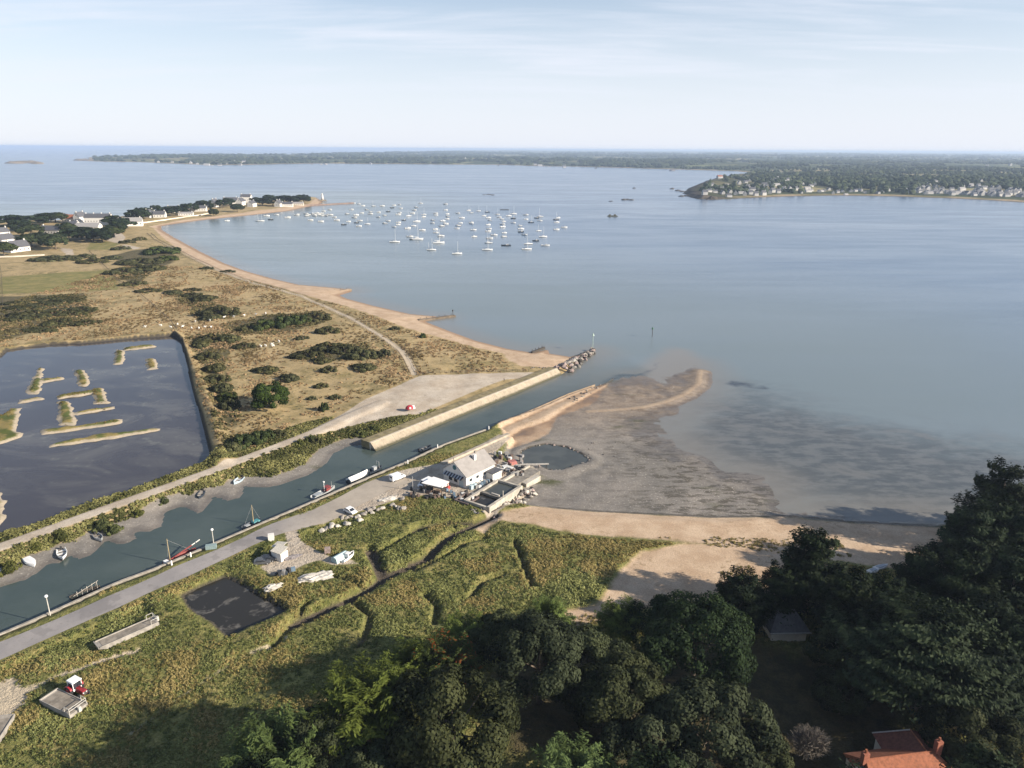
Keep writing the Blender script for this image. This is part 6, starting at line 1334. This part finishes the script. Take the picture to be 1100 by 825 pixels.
# ------------------------------------------------------------------ posts, lamps, beacons, fences
def lamp(px, py, label, box):
    r = thing('street_lamp', P(px, py, 2.4), 0, label, 'lamp'); MB().tube([(0, 0, 0), (0, 0, 4.6)], [.13, .09], 8).build('post', pmat('pale_rail', (0.55, 0.52, 0.46)), r)
    MB().ball((0, 0, 4.85), .38, 2, (1, 1, .9)).build('lamp_globe', white_h, r, True)
    return r
lamp(54, 661, 'white globe lamp post on the quay at the far left', False); lamp(230, 587, 'white globe lamp post behind the pale teal box on the quay', True)
tb = tag(MB().box((0, 0, .5), (2.6, 1.1, 1.1), R(15)).build('utility_box', pmat('grey_teal', (.25, .33, .33), .6), None, False, P(227, 589, 2.4)), 'pale grey teal box at the foot of the quay lamp post', 'box')
for px, py, n_ in [(184.5, 607, 'white bollard on the quay by the old wooden sailing boat'), (205, 598, 'small mooring post beside the red hulled boat'), (470, 481, 'white mooring post on the quay above the moored dinghy'), (438, 498, 'white mooring post on the quay left of the house'), (525, 461, 'white mooring post at the end of the grass strip')]:
    tag(MB().tube([(0, 0, 0), (0, 0, 1.0), (0, 0, 1.25)], [.22, .2, .1], 8).build('bollard', white_h, None, False, P(px, py, 2.4)), n_, 'bollard')
up = thing('utility_pole', P(443.5, 527, 2.3), 0, 'thin grey pole beside the road end near the white van', 'pole'); MB().tube([(0, 0, 0), (0, 0, 4.6)], .09).build('pole', steel, up)
def beacon(px, py, hgt, mm, label, topm, tt):
    r = thing('channel_beacon', P(px, py, 0), 0, label, 'beacon'); MB().tube([(0, 0, -1), (0, 0, hgt)], .16).build('pole', mm, r)
    (MB().tube([(0, 0, hgt), (0, 0, hgt + 1.4)], [.7, .05], 8) if tt else MB().tube([(0, 0, hgt), (0, 0, hgt + 1.0)], .4, 8)).build('topmark', topm, r)
grn = pmat('beacon_green', (.03, .12, .07), .6)
beacon(700.5, 362, 4.5, dwood, 'slender dark channel beacon standing in open water', grn, True)
beacon(636.5, 376.5, 8.0, pmat('pale_green_pole', (.42, .52, .44), .6), 'tall pale beacon at the tip of the rock breakwater', pmat('pale_green_pole', (.42, .52, .44)), True)
beacon(486.5, 339.5, 3.0, dwood, 'dark post at the seaward end of the stone groyne', dwood, False)
wr = thing('wreck_buoy', P(658, 232.5, 0), 0, 'dark mussel barge anchored alone in the middle of the bay', 'barge'); MB().box((0, 0, .6), (16, 7, 1.6), 0, 0, .9).build('hull', pmat('olive_brown', (.09, .085, .05), .8), wr); MB().box((3.5, 0, 2.2), (3, 3, 2.2)).build('cabin', pmat('olive_brown', (.09, .085, .05)), wr); MB().box((-4.5, 0, 2.2), (2.6, 3, 2)).build('crane', pmat('olive_brown', (.09, .085, .05)), wr)
def fence(line, label, hgt=1.1, step=2.4):
    r = thing('wooden_fence', (0, 0, 0), 0, label, 'fence'); ln_ = resample(line, step); m = MB(); zz = ground(ln_[:, 0], ln_[:, 1])
    for (x_, y_), z_ in zip(ln_, zz): m.box((x_, y_, z_ + hgt / 2), (.11, .11, hgt))
    o = m.build('posts', dwood, r); o['kind'] = 'stuff'
    m = MB(); pts = [(x_, y_, z_) for (x_, y_), z_ in zip(ln_, zz)]
    for k in (.45, .9): m.tube([(a_, b_, c_ + hgt * k) for a_, b_, c_ in pts], .045, 4)
    m.build('rails', dwood, r)
    return r
dn_ = resample(dune_path, 4)
nrm2 = np.gradient(dn_, axis=0); nrm2 = np.stack([-nrm2[:, 1], nrm2[:, 0]], 1) / np.linalg.norm(nrm2, axis=1)[:, None]
fence(dn_ + nrm2 * 2.1, 'wooden fence on the field side of the dune footpath'); fence(dn_ - nrm2 * 2.1, 'wooden fence on the beach side of the dune footpath')
fence(plan([(448, 403), (470, 400.5), (514.5, 398.2), (568, 396.3)], 2.7), 'low wooden fence along the upper edge of the sandy car park')
fence(ditch, 'old fence line between the dry field and the scrub', 1.3, 3)
fence(plan([(0, 284), (2, 300), (3, 330)], LZ), 'fence running down the field at the left frame edge', 1.3, 4)
tag(sweep('field_wall', resample(plan([(0, 276.5), (20, 276), (48, 274.5)], LZ), 8), [(-.3, 1.5), (.3, 1.5), (.3, 3.8), (-.3, 3.8)], cwall), 'pale wall along the lane in front of the gabled white house', 'wall')

# ------------------------------------------------------------------ tent, walker, sheep
tt = thing('dome_tent', P(440, 439, 2.7), .3, 'red and white dome tent alone on the sandy car park', 'tent')
m = MB(); bmesh.ops.create_uvsphere(m.bm, u_segments=16, v_segments=8, radius=1.0, matrix=Matrix.Diagonal((1.7, 1.3, 1.5, 1)))
bmesh.ops.delete(m.bm, geom=[v for v in m.bm.verts if v.co.z < -.1], context='VERTS'); m.build('canopy', pmat('tent_red', (.42, .035, .05), .7), tt, True)
MB().poly([(1.2, -.9, .05), (2.3, -.5, .05), (2.0, .3, 1.1), (1.2, .2, 1.25)], .06).build('porch', pmat('tent_white', (.7, .68, .66), .7), tt); MB().poly([(-.3, -1.33, .3), (.5, -1.33, .3), (.4, -1.05, 1.0), (-.2, -1.05, 1.0)], .05).build('door', pmat('tent_white', (.7, .68, .66)), tt)
def person(loc, rz, label, top, legs):
    me = bpy.data.meshes.new('body'); V = [(0, 0, .95), (0, 0, 1.2), (0, 0, 1.42), (0, 0, 1.52), (0.02, 0, 1.66), (.0, .19, 1.40), (.05, .27, 1.12), (.14, .25, .88), (0, -.19, 1.40), (-.05, -.27, 1.12), (.06, -.27, .88), (0, .1, .9), (.12, .11, .5), (.05, .11, .06), (.17, .11, .03), (0, -.1, .9), (-.1, -.11, .5), (-.22, -.11, .08), (-.1, -.11, .04)]
    E_ = [(0, 1), (1, 2), (2, 3), (3, 4), (2, 5), (5, 6), (6, 7), (2, 8), (8, 9), (9, 10), (0, 11), (11, 12), (12, 13), (13, 14), (0, 15), (15, 16), (16, 17), (17, 18)]
    me.from_pydata(V, E_, []); r = thing('person', loc, rz, label, 'person'); o = link('body', me, [top, legs, pmat('skin', (.45, .27, .19), .6)], r)
    sk = o.modifiers.new('skin', 'SKIN'); RR = [.14, .14, .13, .06, .105, .07, .05, .04, .07, .05, .04, .085, .065, .05, .04, .085, .065, .05, .04]
    for v, q_ in zip(me.skin_vertices[0].data, RR): v.radius = (q_, q_)
    me.skin_vertices[0].data[0].use_root = True; o.modifiers.new('sub', 'SUBSURF').levels = 1
    dg = bpy.context.evaluated_depsgraph_get(); nm = bpy.data.meshes.new_from_object(o.evaluated_get(dg)); o.modifiers.clear(); o.data = nm
    if len(nm.materials) == 0:
        for q_ in (top, legs, pmat('skin', (.45, .27, .19), .6)): nm.materials.append(q_)
    for p in nm.polygons:
        c = p.center; p.material_index = 2 if c.z > 1.5 or (abs(c.y) > .2 and c.z < .98) else (1 if c.z < .95 else 0); p.use_smooth = True
    MB().ball((-.015, 0, 1.70), .115, 2, (1, .95, .9)).build('hair', pmat('dark_hair', (.05, .035, .025), .8), r, True)
person(P(541.5, 410, 2.7), .5, 'lone walker in dark clothes on the sandy car park', pmat('navy_cloth', (.03, .04, .07), .9), pmat('dark_trousers', (.04, .04, .045), .9))
def sheep_mesh():
    m = MB(); m.ball((0, 0, .72), .42, 2, (1.45, .85, .85)); m.ball((.78, 0, .98), .17, 2, (1.5, .8, .9)); m.tube([(.5, 0, .8), (.72, 0, .98)], [.22, .14], 7)
    for x_ in (-.38, .36):
        for y_ in (-.18, .18): m.tube([(x_, y_, 0), (x_ - .03, y_, .3), (x_, y_, .55)], [.05, .05, .1], 5)
    for y_ in (-.14, .14): m.box((.72, y_ * 1.2, 1.06), (.07, .14, .05))
    m.tube([(-.58, 0, .8), (-.68, 0, .55)], [.06, .03], 5)
    o = m.build('sheep', pmat('fleece', (.74, .71, .65), .95, .08, 6), None, True); me = o.data; bpy.data.objects.remove(o); return me
SHM = sheep_mesh()
for zx, zy in [(35, 130), (140, 122), (205, 133), (250, 115), (282, 130), (342, 140), (390, 140), (366, 95), (428, 132), (470, 132), (462, 88), (555, 68), (618, 63), (688, 55), (763, 48), (828, 43), (797, 260), (828, 256), (868, 245), (877, 256), (916, 228)]:
    o = bpy.data.objects.new('sheep', SHM); col.objects.link(o); o.location = G(150 + zx / 6.111, 330 + zy / 6.111 + .8); o.rotation_euler = (0, 0, random.uniform(0, 6.28)); o.scale = (1.25,) * 3
    tag(o, 'white sheep grazing on the rough dune grassland near the salt pond', 'sheep', 'sheep on the dune grassland')

# ------------------------------------------------------------------ moored boats in the bay
sailc = pmat('navy_sail_cover', (.04, .06, .12), .8); alm = pmat('mast_alloy', (.72, .71, .68), .4)
HIDE = Vector((0, 0, 0))
def yacht(L, label, hull, group, cover=sailc, name='sailing_yacht'):
    r = thing(name, HIDE, 0, label, 'boat', group); MB().hull(L, L * .33, 1.0, .15, None).build('hull', hull, r); MB().box((.3, 0, 1.22), (L * .42, L * .19, .5), 0, 0, .85).build('cabin', white_h, r)
    MB().tube([(.8, 0, 1), (.8, 0, L * 1.25)], [.13, .10], 6).build('mast', alm, r); MB().tube([(.7, 0, 2.0), (-L * .36, 0, 2.1)], [.2, .13], 6).build('boom', cover, r)
    return r
def motor(L, label, hull, group, name='motorboat'):
    r = thing(name, HIDE, 0, label, 'boat', group); MB().hull(L, L * .36, .95, .15, .45).build('hull', hull, r); c_ = MB().box((L * .10, 0, 1.25), (L * .30, L * .24, 1.1), 0, 0, .8).build('cabin', white_h, r)
    MB().box((L * .12, 0, 1.5), (L * .275, L * .222, .35)).build('window', glass, c_); MB().box((-L / 2 - .1, 0, .9), (.4, .4, .9)).build('outboard_motor', tyre, r); return r
gY, gMo, gD, gDY = 'white sailing yachts moored in the bay', 'white motorboats moored in the bay', 'dark hulled boats moored in the bay', 'dark hulled yachts moored in the bay'
PY = yacht(9, 'white sailing yacht at its mooring in the bay', white_h, gY); PM = motor(6.5, 'white motorboat at its mooring in the bay', white_h, gMo); PDk = motor(7, 'dark hulled motorboat at its mooring in the bay', dark_h, gD); PDY = yacht(9, 'dark hulled sailing yacht at its mooring in the bay', dark_h, gDY)
first = {}
def moor(proto, px, py, s, rz=None, label=None, group=None):
    rz = rz if rz is not None else (R(8) + random.gauss(0, .22) + (PI if random.random() < .25 else 0))
    if proto.name not in first: first[proto.name] = 1; o = proto; o.location = P(px, py, 0); o.rotation_euler = (0, 0, rz); o.scale = (s,) * 3
    else: o = dup(proto, P(px, py, 0), rz, label, group, s)
    return o
a4 = [(258, 157), (38, 222), (172, 212), (270, 222), (335, 168), (320, 188), (295, 120), (368, 215), (358, 262), (382, 150), (315, 67), (395, 88), (422, 122), (455, 140), (455, 157), (555, 90), (525, 143), (575, 170), (522, 185), (605, 217), (575, 238), (655, 85), (700, 78), (712, 110), (702, 147), (690, 162), (690, 248), (692, 230), (655, 268), (770, 280), (820, 258), (812, 152), (825, 125), (840, 103), (893, 295), (905, 183), (980, 212), (978, 235), (1005, 153), (1010, 168), (1067, 217), (1055, 260), (1005, 288), (1008, 315), (1052, 345), (1090, 240), (1090, 75), (1090, 125), (788, 350)]
A4 = [(340 + x_ / 7.857, 210 + y_ / 7.857) for x_, y_ in a4]
for px, py in A4: moor(PM, px, py, random.uniform(.95, 1.3))
for x_, y_, s in [(430, 243, .85), (480, 90, .9), (358, 73, .8), (878, 68, .95), (778, 175, .95), (905, 162, .9), (845, 222, 1.2)]: moor(PY, 340 + x_ / 7.857, 210 + y_ / 7.857, s)
for x_, y_ in [(230, 248), (338, 232), (637, 105), (605, 137), (738, 210)]: moor(PDk, 340 + x_ / 7.857, 210 + y_ / 7.857, 1.0)
a5m = [(66, 75), (70, 125), (85, 158), (85, 180), (82, 200), (45, 215), (72, 245), (35, 262), (172, 152), (205, 192), (195, 235), (175, 258), (165, 280), (285, 230), (287, 240), (303, 293), (310, 350), (430, 190), (440, 212), (430, 250), (435, 283), (428, 305), (478, 337), (440, 365), (520, 185), (545, 202), (560, 222), (548, 245), (552, 268), (565, 318), (558, 350), (640, 233), (745, 165), (748, 203), (865, 215), (695, 257), (705, 285), (735, 335), (1020, 190), (1005, 290), (1070, 272), (25, 345)]
for x_, y_ in a5m: moor(PM, 470 + x_ / 7.857, 210 + y_ / 7.857, random.uniform(.95, 1.3))
for x_, y_, s in [(285, 147, .8), (262, 127, .8), (345, 132, .85), (392, 172, .8), (505, 162, .9), (600, 174, 1.0), (640, 157, 1.15), (865, 180, 1.15), (765, 412, 1.1), (890, 351, 1.1), (855, 300, .8), (1005, 228, .95), (430, 402, 1.0)]: moor(PY, 470 + x_ / 7.857, 210 + y_ / 7.857, s)
for x_, y_ in [(640, 195), (705, 310), (838, 192), (830, 385)]: moor(PDk, 470 + x_ / 7.857, 210 + y_ / 7.857, 1.1)
for x_, y_, s in [(420, 142, .95), (790, 229, .95), (1000, 206, 1.0)]: moor(PDY, 470 + x_ / 7.857, 210 + y_ / 7.857, s)
gJ = 'white boats rafted beside the stone jetty'
for x_, y_ in [(595, 290), (668, 283), (750, 302), (825, 278), (815, 285), (885, 275), (905, 282), (935, 275), (950, 290), (965, 270), (985, 285), (1000, 272), (1035, 290), (1065, 283), (995, 330), (918, 322), (1095, 300), (890, 290), (945, 282), (975, 278), (1005, 288), (1045, 282), (1015, 255), (1060, 243)]:
    moor(PM, 200 + x_ / 6.875, 190 + y_ / 6.875, random.uniform(.95, 1.35), None, 'white motorboat in the crowd of boats beside the stone jetty', gJ)
moor(PDk, 200 + 625 / 6.875, 190 + 317 / 6.875, 1.1, None, 'dark boat near the beach left of the stone jetty', 'dark boat near the jetty'); moor(PY, 277, 237.5, .85, None, 'left of two small yachts close to the village beach', 'left yacht by the beach'); moor(PY, 281, 237.5, .85, None, 'right of two small yachts close to the village beach', 'right yacht by the beach'); moor(PM, 244, 237.4, 1.0, None, 'single small boat on the water close to the village beach', 'boat by the village beach')
y1 = yacht(11.5, 'yacht with a tall mast anchored nearest the open bay on the left', white_h, None); y1.location = P(340 + 660 / 7.857, 210 + 394 / 7.857); y1.rotation_euler = (0, 0, .1)
y2 = yacht(10, 'yacht moored nearest the camera below the mooring lines', white_h, None); y2.location = P(470 + 165 / 7.857, 210 + 494 / 7.857); y2.rotation_euler = (0, 0, .15)
y3 = yacht(11, 'large white yacht at the near end of the longest boat row', white_h, None); y3.location = P(470 + 420 / 7.857, 210 + 461 / 7.857); y3.rotation_euler = (0, 0, .1)
y4 = yacht(10.5, 'large white yacht with dark trim at the near right of the moorings', white_h, None); y4.location = P(470 + 752 / 7.857, 210 + 456 / 7.857); y4.rotation_euler = (0, 0, .15)
def catamaran(L, label, mm):
    r = thing('catamaran', HIDE, 0, label, 'boat')
    for s in (-1, 1): MB().hull(L, L * .13, 1.3, .2, None).build('hull', mm, r, False, (0, s * L * .21, 0))
    MB().box((-.5, 0, 1.15), (L * .62, L * .42, .5)).build('bridge_deck', mm, r); c_ = MB().box((-.4, 0, 1.8), (L * .36, L * .34, 1.0), 0, 0, .8).build('cabin', mm, r); MB().box((-.3, 0, 1.85), (L * .34, L * .315, .35)).build('window', glass, c_)
    MB().tube([(.8, 0, 1.3), (.8, 0, L * 1.25)], [.18, .13], 6).build('mast', alm, r); MB().tube([(.7, 0, 3.0), (-L * .38, 0, 3.1)], [.28, .18], 6).build('boom', white_h, r); return r
c1 = catamaran(13, 'big white catamaran with a dark tender at its left side', white_h); c1.location = P(340 + 852 / 7.857, 210 + 372 / 7.857); c1.rotation_euler = (0, 0, .05)
dinghy(P(340 + 808 / 7.857, 210 + 374 / 7.857), .2, 5.0, 2.2, 'dark tender lying against the big white catamaran', dark_h)
c2 = catamaran(12.5, 'big white catamaran beside a two masted boat', white_h); c2.location = P(340 + 1032 / 7.857, 210 + 403 / 7.857); c2.rotation_euler = (0, 0, .1)
k1 = yacht(9.5, 'white two masted boat just in front of the right catamaran', white_h, None); k1.location = P(340 + 970 / 7.857, 210 + 462 / 7.857); MB().tube([(-2.8, 0, 1), (-2.8, 0, 8)], .1, 6).build('mizzen_mast', alm, k1)
mb1 = motor(10.5, 'large motor cruiser with black hull and white top at the near row', dark_h, None, 'motor_cruiser'); mb1.location = P(470 + 580 / 7.857, 210 + 424 / 7.857)
mb2 = motor(9.5, 'large white motor cruiser at the near right end of the moorings', white_h, None, 'motor_cruiser'); mb2.location = P(470 + 910 / 7.857, 210 + 424 / 7.857)
lg = MB().box((0, 0, .5), (16, 3, 1.2), .05, 0, .95).build('long_barge', pmat('dull_barge', (.12, .13, .14), .8), None, False, P(470 + 565 / 7.857, 210 + 121 / 7.857)); tag(lg, 'long low dark barge beyond the last row of yachts', 'barge')
# ------------------------------------------------------------------ haze of the far distance
hz = bpy.data.materials.new('haze'); hz.use_nodes = True; hz.node_tree.nodes.clear(); b = NB(hz.node_tree)
b.n('ShaderNodeOutputMaterial', {'Volume': b.n('ShaderNodeVolumePrincipled', {'Color': (0.58, 0.71, 0.93), 'Density': HAZE_DENSITY, 'Anisotropy': 0.1})})
ho = MB().box((0, 40000, 55), (200000, 120000, 122)).build('haze', hz); ho['kind'] = 'stuff'; tag(ho, 'thin pale sea haze fading the far shore', 'haze')
